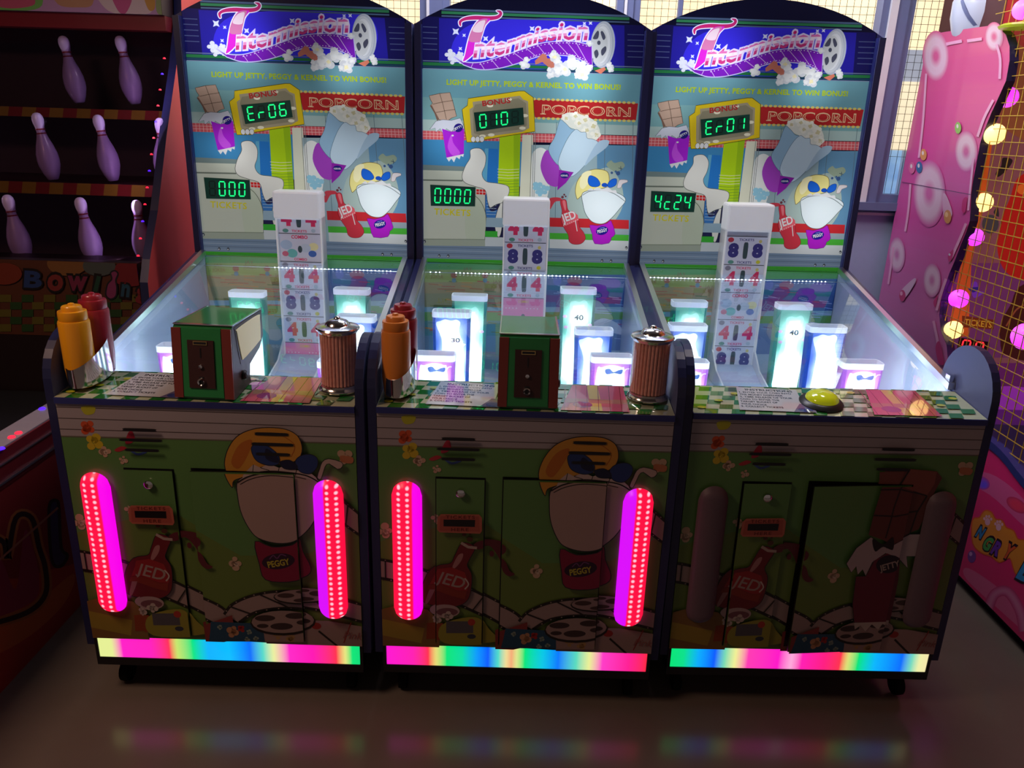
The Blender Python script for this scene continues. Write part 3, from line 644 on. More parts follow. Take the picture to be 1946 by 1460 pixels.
    A.ell(1490, 1320, 30, 20, K(170, 50, 46)); A.line([(1500, 1350), (1600, 1440)], 12, OUT); A.line([(1700, 1300), (1640, 1420)], 6, K(170, 50, 46))
    A.ell(1440, 1140, 175, 46, OUT); A.ell(1440, 1136, 168, 40, K(170, 142, 138))
    for x, y, a, b in ((1340, 1130, 50, 14), (1530, 1128, 56, 16), (1440, 1160, 60, 12), (1440, 1110, 40, 9)): A.ell(x, y, a, b, K(80, 56, 54))
    A.ell(1300, 1290, 190, 74, OUT); A.ell(1300, 1284, 182, 66, K(176, 148, 142))
    for x, y, a, b in ((1200, 1260, 60, 18), (1380, 1250, 60, 18), (1290, 1310, 66, 20), (1420, 1290, 40, 14), (1180, 1305, 34, 12)): A.ell(x, y, a, b, K(70, 52, 52))
    A.text('Pink', 1640, 1390, 1755, 1400, 40, K(170, 100, 96), 1, shear=.4)
def ticket_panel(A, mp):
    A.mp = mp
    A.poly([(480, 620), (500, 600), (725, 602), (742, 622), (742, 700), (730, 716), (492, 708), (476, 690)], K(206, 110, 90)); A.poly([(496, 612), (724, 614), (730, 704), (490, 698)], K(190, 92, 76))
    A.poly([(515, 632), (702, 634), (700, 676), (515, 672)], K(30, 22, 26)); A.text('TICKETS', 528, 626, 700, 628, 18, K(120, 40, 36), 1, off=.02, space=1.2); A.text('HERE', 560, 700, 664, 701, 18, K(120, 40, 36), 1, off=.02, space=1.2)
def front_art_cup():
    A = Art(F5); front_common(A)
    A.out([(1085, 425), (1080, 350), (1120, 260), (1190, 190), (1300, 152), (1430, 150), (1505, 172), (1545, 215), (1548, 290), (1490, 350), (1300, 380), (1200, 425), (1130, 450), (1115, 490)], K(226, 160, 60), 5, n=4)
    A.cur([(1120, 350), (1180, 250), (1260, 220), (1230, 300), (1160, 390)], K(206, 120, 46)); A.line(cr([(1440, 190), (1510, 250), (1480, 320)], 5, False), 5, K(196, 110, 40))
    A.out([(1618, 440), (1640, 390), (1660, 350), (1700, 330), (1775, 350), (1776, 378), (1745, 392), (1700, 360), (1672, 380), (1640, 450)], K(206, 180, 172), 4, n=2)
    A.out([(1150, 455), (1140, 560), (1150, 650), (1185, 740), (1230, 790), (1330, 820), (1430, 812), (1510, 760), (1570, 690), (1620, 600), (1640, 500), (1620, 455), (1550, 425), (1450, 405), (1330, 400), (1220, 420)], K(196, 164, 156), 5)
    A.poly([(1190, 415), (1250, 365), (1290, 385), (1340, 360), (1400, 385), (1440, 370), (1500, 400), (1560, 395), (1610, 440), (1620, 465), (1450, 415), (1300, 405), (1180, 440)], K(214, 190, 184))
    for a in ([(1250, 365), (1240, 410)], [(1290, 385), (1340, 400)], [(1400, 385), (1390, 410)], [(1500, 400), (1490, 430)]): A.line(a, 4, OUT)
    A.line(cr([(1150, 460), (1220, 425), (1330, 405), (1450, 412), (1560, 432), (1640, 480)], 6, False), 8, OUT); A.line(cr([(1165, 470), (1230, 440), (1330, 422), (1450, 430), (1550, 450)], 6, False), 4, OUT)
    A.out([(1255, 260), (1300, 238), (1360, 262), (1405, 310), (1400, 360), (1340, 370), (1275, 345), (1252, 300)], K(44, 66, 130), 4); A.out([(1500, 350), (1540, 312), (1600, 305), (1635, 330), (1625, 380), (1580, 418), (1520, 405)], K(44, 66, 130), 4)
    A.cur([(1340, 270), (1400, 320), (1395, 355), (1330, 330)], K(30, 34, 70)); A.out([(1410, 350), (1465, 338), (1505, 365), (1500, 392), (1430, 388)], K(30, 34, 70), 4)
    A.out([(1205, 805), (1300, 840), (1420, 830), (1465, 800), (1475, 880), (1508, 970), (1480, 1020), (1370, 1048), (1235, 1032), (1212, 940)], K(150, 26, 66), 5, n=3)
    A.ell(1325, 925, 98, 46, K(54, 20, 50), 1, -.12); A.text('PEGGY', 1262, 962, 1392, 944, 34, K(206, 190, 60), 1, off=.03); A.line(cr([(1275, 912), (1300, 890), (1320, 908), (1345, 885), (1375, 895)], 4, False), 6, K(130, 70, 130))
    return A
def front_art_bar():
    A = Art(F5); front_common(A)
    mp = lambda x, y: F5(x+14, y-18)           # the chocolate bar stands a little lower on this sheet
    A.mp = F6
    A.poly([(1250, 352), (1400, 340), (1560, 355), (1590, 395), (1545, 480), (1500, 600), (1450, 700), (1400, 720), (1290, 790), (1225, 750), (1135, 715), (1165, 600), (1215, 440), (1210, 420), (1245, 400), (1270, 385)], K(116, 60, 52))
    A.poly([(1400, 342), (1560, 358), (1545, 430), (1500, 500), (1350, 440)], K(150, 82, 70)); A.poly([(1220, 360), (1370, 350), (1330, 440), (1215, 440)], K(136, 72, 62))
    for a in ([(1400, 342), (1330, 450), (1290, 560), (1270, 640), (1240, 740)], [(1205, 450), (1330, 452), (1500, 500)], [(1165, 600), (1300, 612), (1450, 590)], [(1500, 500), (1440, 600), (1400, 720)]): A.line(a, 9, OUT)
    A.out([(1000, 880), (1060, 790), (1150, 728), (1250, 800), (1400, 728), (1460, 728), (1450, 860), (1380, 860), (1385, 930), (1330, 870), (1240, 830), (1160, 880), (1120, 960), (1100, 920), (1070, 950), (1060, 900), (1030, 935)], K(200, 180, 184), 4, n=1)
    A.poly([(1170, 870), (1250, 830), (1340, 870), (1330, 1000), (1280, 1250), (1050, 1232), (1040, 1120), (1060, 960), (1120, 960)], K(120, 28, 56)); A.line([(1170, 870), (1120, 960), (1060, 960), (1040, 1120), (1050, 1235)], 4, OUT)
    A.cur([(1160, 740), (1225, 775), (1285, 735), (1285, 810), (1225, 790), (1175, 815)], K(24, 18, 24)); A.ell(1260, 895, 78, 54, K(30, 22, 40), 1, -.1)
    A.text('JETTY', 1208, 936, 1332, 908, 34, K(190, 170, 160), 1, off=.03)
    A.poly([(1050, 1235), (1275, 1240), (1268, 1268), (1225, 1252), (1200, 1285), (1160, 1250), (1120, 1290), (1090, 1252), (1055, 1275)], K(206, 190, 180))
    return A
BBA = backboard_art(); BWA = backwall_art(); FAC = front_art_cup(); FAB = front_art_bar()

# ================================================================== THE THREE GAMES
def cells(kinds, ztop, dz, n0=0):
    """printed ticket belt, u across, v up; first cell starts at ztop"""
    A = Art(None); P = K(216, 50, 100); NV = K(60, 58, 130); hw = .076
    A.poly([(-hw, ztop-dz*len(kinds)), (hw, ztop-dz*len(kinds)), (hw, ztop), (-hw, ztop)], K(206, 212, 232), 1)
    for i, k in enumerate(kinds):
        t = ztop-i*dz; b = t-dz; c = NV if k == '8' else P
        if k == 'P': A.poly([(-hw, b), (hw, b), (hw, t), (-hw, t)], K(226, 130, 180), 1)
        A.poly([(-hw, t-.0012), (hw, t-.0012), (hw, t+.0012), (-hw, t+.0012)], K(40, 46, 60), 1)
        if k in '48':
            for sx in (-.045, .045): A.text(k, sx-.02, b+dz*.3, sx+.02, b+dz*.3, dz*.42, c, 1, off=.07)
            A.text('TICKETS', -.028, t-.016, .028, t-.016, .0085, c, 1, off=.02); A.text('TICKETS', -.028, b+.005, .028, b+.005, .0085, c, 1, off=.02)
            A.poly(cr([(-.008, b+dz*.28), (-.008, b+dz*.74), (0, b+dz*.8), (.008, b+dz*.74), (.008, b+dz*.28), (0, b+dz*.22)], 4), K(60, 80, 86), 1)
            A.ell(-.058, t-.013, .011, .009, K(190, 60, 80) if k == '8' else K(130, 130, 150)); A.ell(.052, t-.017, .006, .006, K(206, 196, 120)); A.ell(-.05, b+.01, .011, .007, K(90, 150, 140))
            A.ell(.052, b+.012, .008, .007, K(206, 206, 60) if k == '8' else K(170, 190, 210))
        elif k == 'C':
            for x, y, r, q in ((-.05, .6, .022, K(170, 196, 226)), (.05, .55, .018, K(230, 226, 170)), (-.03, .3, .02, K(110, 190, 190)), (.045, .3, .015, K(70, 110, 190)), (-.055, .28, .012, K(206, 110, 140)), (.02, .5, .02, K(190, 206, 226))): A.ell(x, b+dz*y, r, r*.8, q)
            A.text('COMBO', -.03, t-.018, .03, t-.018, .012, c, 1, off=.03); A.text('COMBO', -.024, b+.005, .024, b+.005, .009, c, 1, off=.02)
            A.ell(0, b+dz*.45, .008, .013, K(60, 80, 86))
        elif k == 'P':
            A.text('COMBO', -.02, t-.018, .02, t-.018, .009, K(214, 190, 90), 1, off=.02); A.ell(0, b+dz*.3, .008, .012, K(70, 80, 96))
            for x in (-.065, -.052, -.039, -.026, .015, .028, .041, .054): A.ell(x, b+dz*.62, .0022, .0022, W1)
    return A
RAMPS = [
 [(0, (230,240,150)), (.05, (230,240,150)), (.09, (255,30,200)), (.2, (255,30,190)), (.27, (255,50,90)), (.3, (200,230,110)), (.36, (0,230,130)), (.42, (0,180,255)), (.5, (0,190,255)), (.58, (0,110,255)), (.63, (90,220,200)), (.67, (235,240,160)), (.73, (255,40,200)), (.82, (255,20,180)), (.91, (255,50,80)), (.945, (230,230,130)), (.97, (0,230,120)), (1, (0,220,120))],
 [(0, (255,20,210)), (.1, (255,30,180)), (.16, (255,50,80)), (.19, (230,220,120)), (.23, (0,230,120)), (.29, (0,220,160)), (.35, (0,150,255)), (.39, (0,90,255)), (.43, (80,220,200)), (.46, (240,220,150)), (.48, (245,170,120)), (.5, (220,230,140)), (.53, (0,230,120)), (.6, (0,200,230)), (.66, (0,120,255)), (.73, (90,220,190)), (.78, (235,240,150)), (.83, (255,60,200)), (.93, (255,30,150)), (1, (255,40,70))],
 [(0, (0,230,120)), (.05, (0,225,140)), (.11, (0,170,255)), (.17, (0,90,255)), (.21, (120,220,180)), (.25, (240,240,150)), (.3, (255,60,180)), (.42, (255,20,200)), (.47, (255,170,220)), (.51, (255,30,180)), (.6, (255,30,130)), (.66, (255,50,80)), (.69, (220,225,120)), (.73, (0,230,120)), (.8, (0,180,255)), (.9, (0,110,255)), (.94, (120,220,190)), (.97, (240,240,170)), (1, (245,230,170))]]
def stripmat(i):
    m, nt, b = nodes('rainbow_light_%s' % ('rose', 'magenta', 'green')[i]); N = nt.nodes.new; L = nt.links.new
    tc = N('ShaderNodeTexCoord'); sx = N('ShaderNodeSeparateXYZ'); mr = N('ShaderNodeMapRange'); mr.inputs['From Min'].default_value = -.378; mr.inputs['From Max'].default_value = .378
    L(tc.outputs['Object'], sx.inputs[0]); L(sx.outputs['X'], mr.inputs['Value'])
    r = N('ShaderNodeValToRGB'); e = r.color_ramp.elements; st = RAMPS[i]
    e[0].position, e[0].color = st[0][0], (*K(*st[0][1]), 1); e[1].position, e[1].color = st[-1][0], (*K(*st[-1][1]), 1)
    for p, c in st[1:-1]: q = e.new(p); q.color = (*K(*c), 1)
    L(mr.outputs[0], r.inputs[0]); L(r.outputs[0], b.inputs['Emission Color']); b.inputs['Emission Strength'].default_value = 1.0; b.inputs['Base Color'].default_value = (.04, .04, .04, 1)
    return m
def barmat(inner, cols, m0):
    """two columns of red diodes on the outer side, magenta on the inner side (inner = +1: inner side is +x)"""
    m, nt, b = nodes('diode_bar'); N = nt.nodes.new; L = nt.links.new
    def math_(op, a, c=None, clampv=False):
        n = N('ShaderNodeMath'); n.operation = op; n.use_clamp = clampv
        for i, v in enumerate((a, c)):
            if v is None: continue
            if isinstance(v, (int, float)): n.inputs[i].default_value = v
            else: L(v, n.inputs[i])
        return n.outputs[0]
    tc = N('ShaderNodeTexCoord'); s = N('ShaderNodeSeparateXYZ'); L(tc.outputs['Object'], s.inputs[0])
    u = math_('MULTIPLY', s.outputs['X'], inner/.041)
    mg = N('ShaderNodeMapRange'); mg.interpolation_type = 'SMOOTHSTEP'; mg.inputs['From Min'].default_value = m0-.05; mg.inputs['From Max'].default_value = m0+.08; L(u, mg.inputs['Value'])
    c = N('ShaderNodeMix'); c.data_type = 'RGBA'; L(mg.outputs[0], c.inputs['Factor']); c.inputs[6].default_value = (*K(255, 12, 62), 1); c.inputs[7].default_value = (*(K(238, 0, 226) if inner > 0 else K(206, 10, 240)), 1)
    zz = math_('MULTIPLY', math_('SUBTRACT', math_('FRACT', math_('MULTIPLY', s.outputs['Z'], 1/.0163)), .5), .0163)
    best = None
    for xc in cols:
        dx = math_('MULTIPLY', math_('SUBTRACT', u, xc), .041)
        d = math_('SQRT', math_('ADD', math_('MULTIPLY', dx, dx), math_('MULTIPLY', zz, zz)))
        best = d if best is None else math_('MINIMUM', best, d)
    dm = N('ShaderNodeMapRange'); dm.interpolation_type = 'SMOOTHSTEP'; dm.inputs['From Min'].default_value = .0066; dm.inputs['From Max'].default_value = .0022; L(best, dm.inputs['Value'])
    c2 = N('ShaderNodeMix'); c2.data_type = 'RGBA'; L(math_('MULTIPLY', dm.outputs[0], .85), c2.inputs['Factor']); L(c.outputs[2], c2.inputs[6]); c2.inputs[7].default_value = (*K(255, 205, 225), 1)
    L(c2.outputs[2], b.inputs['Emission Color']); b.inputs['Emission Strength'].default_value = 1.1; b.inputs['Base Color'].default_value = (.25, .02, .06, 1)
    ck = N('ShaderNodeTexChecker'); ck.inputs['Scale'].default_value = 700; mp = N('ShaderNodeMapping'); mp.inputs['Rotation'].default_value = (0, R(45), 0); L(tc.outputs['Object'], mp.inputs[0]); L(mp.outputs[0], ck.inputs[0])
    b.inputs['Roughness'].default_value = .35
    return m
BARM = {1: barmat(1, (-.5, .08), .38), -1: barmat(-1, (-.6, -.02), .2)}
M['bar_off'] = mat('unlit_diode_bar', K(98, 80, 90), .5, noise=.1, nscale=120)
M['counter'] = artmat('counter_print', .72, 0, .06, coat=1.0, spec=.9)
M['counter'].node_tree.nodes['Principled BSDF'].inputs['Coat IOR'].default_value = 1.9
M['counter'].node_tree.nodes['Principled BSDF'].inputs['Coat Roughness'].default_value = .01
M['frontprint'] = artmat('front_print', .62, 0, .35, coat=.12)
M['box_in'] = mat('playfield_side_sheet', K(196, 206, 226), .3, coat=.3, noise=.08, nscale=8)
M['pf'] = mat('playfield_floor', K(186, 200, 226), .25, coat=.4, noise=.1, nscale=10)
M['belt'] = artmat('ticket_belt', .75, .16, .4)
M['lid'] = mat('steel_lid', (.72, .7, .66), .16, 1)
M['tube'] = glassmat('clear_tube', (.96, .96, .96), 1.6)
M['straw'] = mat('striped_straw', K(226, 160, 146), .5, noise=.25, nscale=90)
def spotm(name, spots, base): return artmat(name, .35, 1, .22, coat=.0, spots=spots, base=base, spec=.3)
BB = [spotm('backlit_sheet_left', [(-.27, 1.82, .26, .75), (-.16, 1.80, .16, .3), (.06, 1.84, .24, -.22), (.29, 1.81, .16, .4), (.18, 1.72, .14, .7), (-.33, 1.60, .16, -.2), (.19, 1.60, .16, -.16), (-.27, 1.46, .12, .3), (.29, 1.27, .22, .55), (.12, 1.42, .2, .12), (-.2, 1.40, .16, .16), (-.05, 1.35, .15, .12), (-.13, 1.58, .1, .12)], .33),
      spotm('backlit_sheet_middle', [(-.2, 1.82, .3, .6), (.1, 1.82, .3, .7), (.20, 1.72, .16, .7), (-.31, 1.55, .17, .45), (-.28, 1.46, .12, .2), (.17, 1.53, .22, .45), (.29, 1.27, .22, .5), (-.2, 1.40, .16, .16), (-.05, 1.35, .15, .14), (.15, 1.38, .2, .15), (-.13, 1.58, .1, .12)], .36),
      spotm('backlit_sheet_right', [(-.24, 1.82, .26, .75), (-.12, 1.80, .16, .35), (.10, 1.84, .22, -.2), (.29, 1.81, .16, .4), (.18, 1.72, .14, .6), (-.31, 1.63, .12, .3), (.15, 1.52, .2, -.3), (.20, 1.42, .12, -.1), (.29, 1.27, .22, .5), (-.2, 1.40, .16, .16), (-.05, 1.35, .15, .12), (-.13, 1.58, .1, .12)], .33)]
M['backwall'] = artmat('rear_print', .8, .5, .4)  # print glows by itself, standing in for light and haze on the wall
BK = {}
for nm, cc, st in (('teal', K(70, 196, 170), 4.2), ('blue', K(24, 92, 214), 4.2), ('purple', K(186, 96, 214), 3.4)):
    BK[nm] = artmat('bucket_'+nm, .7, 1, .3, coat=.3, spots=[(.006, -.10, .085, st*.8), (.006, -.22, .10, st), (.0, -.3, .10, st)] if nm == 'teal' else ([(.004, -.07, .08, st*.6), (.01, -.15, .08, st), (0, -.25, .1, st)] if nm == 'blue' else [(0, -.07, .07, st)]), base=.5, whiten=.2)
BCOL = {'teal': K(70, 196, 170), 'blue': K(24, 96, 222), 'purple': K(190, 100, 216)}
def bucket(kind, parent, x, Y, zt, zb, num):
    """tapered popcorn cup with a rim; printed front; lit from inside"""
    h = zt-zb; w0, w1, dp = .064, .058, .028
    def ring(w, d, z, rr=.012):
        P = []
        for cx, cy, a0 in ((w-rr, -d+rr, -90), (w-rr, d-rr, 0), (-w+rr, d-rr, 90), (-w+rr, -d+rr, 180)):
            for k in range(4): a = R(a0+k*30); P.append((cx+rr*math.cos(a), cy+rr*math.sin(a), z))
        return P
    Rg = [ring(w0, dp, -.018), ring(w1, dp*.8, -h)]; n = len(Rg[0])
    V = Rg[0]+Rg[1]; F = [(i, n+i, n+(i+1) % n, (i+1) % n) for i in range(n)]+[tuple(range(n, 2*n))]
    A = Art(None); c = BCOL[kind]; WH = (1, 1, 1)
    A.poly([(-w1+.011, -h), (w1-.011, -h), (w0-.011, -.018), (-w0+.011, -.018)], c, 1)
    if kind == 'teal':
        A.poly(cr([(-.03, -.052), (-.014, -.042), (.004, -.046), (.022, -.038), (.034, -.052), (.032, -.09), (.04, -.12), (.036, -.2), (.04, -h+.002), (-.044, -h+.002), (-.04, -.2), (-.034, -.14), (-.026, -.1)], 4), K(136, 222, 208), 1)
        A.poly([(-.018, -.06), (.022, -.056), (.024, -h), (-.026, -h)], K(200, 240, 236), 1)  # bright central column: glow painted into the front print
        for px, py in ((-.045, -.1), (-.04, -.14), (.046, -.13)): A.ell(px, py, .008, .006, K(190, 130, 190), 1)
        if num: A.text('40', -.012, -.112, .022, -.112, .018, K(50, 56, 72), .02, off=.03); A.text('TICKETS', -.014, -.124, .024, -.124, .006, K(60, 66, 80), .03)
    elif kind == 'blue':
        A.poly(cr([(-.05, -.036), (-.036, -.03), (-.02, -.024), (0, -.028), (.018, -.024), (.03, -.034), (.026, -.06), (.034, -.09), (.04, -.12), (.04, -h+.002), (-.03, -h+.002), (-.03, -.12), (-.036, -.08), (-.046, -.056)], 4), K(226, 240, 255), 1)
        A.poly([(.02, -.1), (.036, -.088), (.034, -.104), (.05, -.108), (.036, -.122), (.044, -.14), (.02, -.132)], K(206, 226, 250), 1)
        A.poly([(-.03, -.05), (.018, -.05), (.03, -h), (-.024, -h)], WH, 1)
        if num: A.text('30', 0, -.102, .03, -.102, .014, K(50, 56, 72), .02, off=.03); A.text('TICKETS', .006, -.112, .034, -.112, .005, K(60, 66, 80), .03)
    else:
        A.poly(cr([(-.046, -.05), (-.03, -.032), (0, -.024), (.03, -.03), (.04, -.05), (.044, -h), (-.044, -h)], 4), K(226, 226, 246), 1)
        A.poly(cr([(-.02, -.04), (-.006, -.036), (.006, -.046), (.02, -.04), (.034, -.038), (.03, -.052), (.008, -.05), (-.014, -.054)], 4), K(40, 100, 190), .12)
        A.line(cr([(.036, -.05), (.044, -.036), (.054, -.034)], 4, False), .004, K(226, 200, 240), 1)
    o = A.mesh('target_bucket', BK[kind], lambda u, v, t: (u, -dp*(1+(v+.018)*.2/h)-.0006-t, v), parent, eps=1e-4, extra=[(V, F, c)])
    o.location = (x, Y, zt)
    for ly in o.data.attributes['Em'].data[:]: pass
    rim = MB(); a, b, c2, d = ring(w0+.0008, dp+.0012, 0, .013), ring(w0+.0008, dp+.0012, -.019, .013), ring(w0-.003, dp-.003, 0, .01), ring(w0-.003, dp-.003, -.02, .01)
    rim.add(a+b+c2+d, [f for i in range(16) for j in [(i+1) % 16] for f in ((i, j, 16+j, 16+i), (i, 32+i, 32+j, j), (32+i, 48+i, 48+j, 32+j), (16+i, 16+j, 48+j, 48+i))], M['rimw'])
    rim.build('rim', o)
    return o
M['rimw'] = mat('white_bucket_rim', (.85, .9, 1), .4, em=(.72, .8, 1), es=.4)
ARCR = .8
def archz(x): return 1.887+math.sqrt(ARCR**2-x*x)-math.sqrt(ARCR**2-.412**2)
ARCH = [(x, archz(x)) for x in [.412-i*.824/18 for i in range(19)]]
def arch_region():
    H = []
    for i in range(len(ARCH)-1):
        (x0, z0), (x1, z1) = ARCH[i], ARCH[i+1]; a, b = -(z1-z0), (x1-x0); c = -(a*x0+b*z0)
        if a*0+b*1.5+c < 0: a, b, c = -a, -b, -c
        H.append((a, b, c))
    return H
AREG = arch_region()
BK_POS = [ # kind, px left, px right, px top, Y, number printed
 [('teal', 428, 503, 556, .87, 0), ('teal', 629, 703, 551, .87, 0), ('blue', 372, 446, 640, .65, 0), ('blue', 638, 712, 603, .65, 0), ('purple', 294, 374, 660, .42, 0), ('purple', 600, 680, 690, .42, 0)],
 [('teal', 857, 927, 563, .87, 0), ('teal', 1065, 1136, 549, .87, 1), ('blue', 820, 895, 592, .65, 1), ('blue', 1092, 1168, 628, .65, 1), ('purple', 785, 865, 676, .42, 0), ('purple', 1123, 1205, 680, .42, 0)],
 [('teal', 1278, 1349, 575, .87, 0), ('teal', 1477, 1551, 580, .87, 1), ('blue', 1272, 1349, 620, .65, 0), ('blue', 1540, 1614, 623, .65, 0), ('purple', 1268, 1348, 690, .42, 0), ('purple', 1604, 1684, 692, .42, 0)]]
CELLS = [('4C484P', 458-55), ('484P48', 461-54), ('84C484', 495-55)]
BON = ['Er06', '01 0', 'Er01']
def side_outline():
    P = [(0, .10), (0, .89)]
    P += [(.125+.125*math.cos(R(a)), .90+.125*math.sin(R(a))) for a in range(175, -5, -12)]
    P += [(.262, .906), (1.03, 1.074), (1.03, 1.885), (1.3, 1.885), (1.3, .10)]
    return P
def gz(Y): return .884+(Y-.172)*.208
def counter_art(i):
    A = Art(None)
    A.poly([(-.387, 0), (.387, 0), (.387, .17), (-.387, .17)], K(206, 214, 176))
    G = K(40, 130, 50); s = .036
    for a in range(-16, 17):
        for b in range(-2, 9):
            if (a+b) % 2: continue
            x = a*s+b*.010; y = b*s*.75; q = clip(clip([(x, y), (x+s, y), (x+s+.008, y+s*.75), (x+.008, y+s*.75)], 0, 1, 0) or [], 0, -1, .17) if y < .17 else None
            if q and min(p[0] for p in q) > -.386 and max(p[0] for p in q) < .386: A.poly(q, G)
    for k in range(14): A.ell(-.36+k*.055, .03+(k*37 % 11)*.011, .012, .007, K(214, 220, 60))
    A.poly([(-.262, .018), (-.085, .012), (-.07, .148), (-.235, .16)], K(226, 226, 228))
    T = K(36, 30, 44)
    A.text('INSTRUCTIONS', -.215, .138, -.085, .132, .011, T, off=.03)
    for k, t in enumerate(('1. ENTER YOUR COIN INTO', 'THE MONEY DISPENSER', '2. TIME RELEASE OF YOUR', 'COIN TO ENTER THE', 'TARGET BUCKET OF', 'YOUR CHOICE', '3. COLLECT TICKETS')):
        L = len(t)*.0062; A.text(t, -.235-.003*k, .122-k*.0145, -.235-.003*k+L, .118-k*.0145, .0085, T, off=.02)
    A.poly([(-.12, .012), (-.06, .01), (-.055, .06), (-.09, .06)], K(120, 110, 150)); A.ell(-.085, .025, .02, .012, K(70, 80, 150))
    A.poly([(.09, .006), (.27, .006), (.27, .16), (.13, .16)], K(214, 96, 116)); A.poly([(.17, .006), (.2, .006), (.2, .16), (.17, .16)], K(226, 190, 90)); A.poly([(.105, .05), (.27, .05), (.27, .075), (.11, .075)], K(196, 130, 110))
    A.ell(.15, .04, .026, .018, K(150, 60, 130))
    for k in range(6): A.line([(.1+k*.03, .008), (.11+k*.03, .158)], .002, K(160, 60, 60))
    return A
GAME = ['dark-fronted popcorn ticket game at left, red and magenta light bars, bonus display reading Er06',
        'popcorn ticket game in the middle of the row, bonus display reading 010',
        'popcorn ticket game with unlit grey bars and lime push button, display reading Er01']
games = []
for i in range(3):
    r = empty('arcade_game', Vector(MLOC[i]), (0, R(MPOS[i][2]), R(MPOS[i][1])), GAME[i], 'arcade game', 'popcorn ticket games in a row')
    games.append(r)
    # carcass
    mb = MB(); mb.box(-.386, .386, .022, .168, .04, .845, M['navy']).box(-.386, .386, .168, 1.28, .04, .60, M['navy']); mb.box(-.386, .386, 1.075, 1.28, .60, 1.1, M['navy'])
    mb.build('cabinet_body', r)
    bf = MB(); bf.box(-.388, .388, -.004, .05, .034, .060, M['black']).box(-.388, -.379, -.004, .05, .06, .13, M['black']).box(.379, .388, -.004, .05, .06, .13, M['black']).box(-.388, .388, .012, .05, .06, .13, M['black'])
    bf.build('base_frame', r)
    for x in (-.34, .34):
        for y in (.06, 1.2):
            q = MB(); q.lathe([(0, -.012), (.032, -.012), (.034, 0), (.032, .012), (0, .012)], (0, 0, 0), M['rubber'], 20); c = q.build('caster', r, True); c.rotation_euler = (0, R(90), 0); c.location = (x, y, -.034)
    MB().box(-.378, .378, -.003, .006, .061, .1243, stripmat(i)).build('light_strip', r)
    for sgn in (-1, 1):
        o = MB().prism(side_outline(), 0, min(sgn*.389, sgn*.411), max(sgn*.389, sgn*.411), M['ear'], M['tmold']).build('side_panel', r)
    # front sheet with its two doors
    fa = FAB if i == 2 else FAC
    s0 = F5(472, 1376); s1 = F5(757, 409); b0 = F5(843, 1390); b1 = F5(1480, 420)
    RS = (s0[0], s0[1], s1[0], s1[1]); RB = (b0[0], b0[1], b1[0], b1[1])
    full = (-.3875, .128, .3875, .8455); g = .003
    grow = lambda q: (q[0]-g, q[1]-g, q[2]+g, q[3]+g)
    DK = K(20, 16, 20)
    fo = fa.mesh('front_panel', M['frontprint'], lambda u, v, t: (u, -.0005-t, v), r, inside=full, outside=[grow(RS), grow(RB)], extra=[(*boxvf(-.3875, .3875, .0, .02, .13, .8455), DK)])
    if i == 0: ang = (2.2, 0.)
    elif i == 1: ang = (1.2, 0)
    else: ang = (5., 1.5)
    for nm, rc, an in (('main_door', RB, ang[0]), ('ticket_door', RS, ang[1])):
        ta = Art(F5); ta.L = list(fa.L)
        if nm == 'ticket_door': ticket_panel(ta, F5)
        u1 = rc[2]
        do = ta.mesh(nm, M['frontprint'], lambda u, v, t: (u-u1, -.0075-t, v), r, inside=rc, extra=[(*boxvf(rc[0]-u1, 0, -.007, -.0012, rc[1], rc[3]), DK)])
        do.location = (u1, 0, 0); do.rotation_euler = (0, 0, R(an))
        if nm == 'ticket_door':
            lx, lz = F5(615, 482); k = MB(); k.lathe([(0, 0), (.011, 0), (.012, .004), (.008, .007), (0, .007)], (0, 0, 0), M['chrome'], 20); lo = k.build('lock', do, True); lo.location = (lx-u1, -.0125, lz); lo.rotation_euler = (R(90), 0, 0)
            x0, z0 = F5(515, 675); x1, z1 = F5(702, 634); MB().box(x0-u1, x1-u1, -.016, -.0125, z0, z1, M['black']).build('ticket_slot', do)
    VT = [[(515, 690, 160), (488, 715, 220), (512, 690, 280)], [(1295, 1470, 183), (1270, 1490, 243), (1285, 1462, 302)]]
    if i == 2: VT[1] = [(1280, 1455, 198), (1245, 1470, 258), (1262, 1435, 318)]
    for grp in VT:
        v = MB()
        for a, b, y in grp:
            x0, z0 = F5(a, y); x1, _ = F5(b, y)
            v.prism(cr([(x0, z0-.004), (x1, z0-.004), (x1+.003, z0), (x1, z0+.004), (x0, z0+.004), (x0-.003, z0)], 2), 1, -.0115, -.0105, M['black'])
        v.build('vent', r)
    # diode bars
    for sgn in (-1, 1):
        rr_, Lh = .041, (.6151-.2619)/2; V = []; nx, nz = 15, 41
        for a in range(nx):
            x = -rr_+2*rr_*a/(nx-1); hh = Lh+math.sqrt(max(0, rr_*rr_-x*x))
            for b in range(nz):
                z = hh*(-1+2*b/(nz-1)); e = min(1, (hh-abs(z))/.02); V.append((x, -.002-.02*math.sqrt(max(0, 1-(x/rr_)**2))*math.sqrt(e), z))
        F = [(a*nz+b, (a+1)*nz+b, (a+1)*nz+b+1, a*nz+b+1) for a in range(nx-1) for b in range(nz-1)]
        bo = mesh('light_bar', V, F, M['bar_off'] if i == 2 else BARM[-sgn], r, True); bo.location = (sgn*.311, -.0095, (.6151+.2619)/2)
        if i == 2: bo['label'] = 'unlit grey light bar'
    # counter
    c = MB().prism([(-.006, .846), (-.006, .862), (.1695, .882), (.1695, .846)], 0, -.388, .388, M['navy']); co = c.build('counter', r)
    counter_art(i).mesh('counter_print', M['counter'], lambda u, v, t: (u, v-.004, .8628+(v)*.114+t), co, eps=4e-5)
    # playfield box
    MB().box(-.386, .386, .17, 1.07, .60, .64, M['pf']).build('playfield', r)
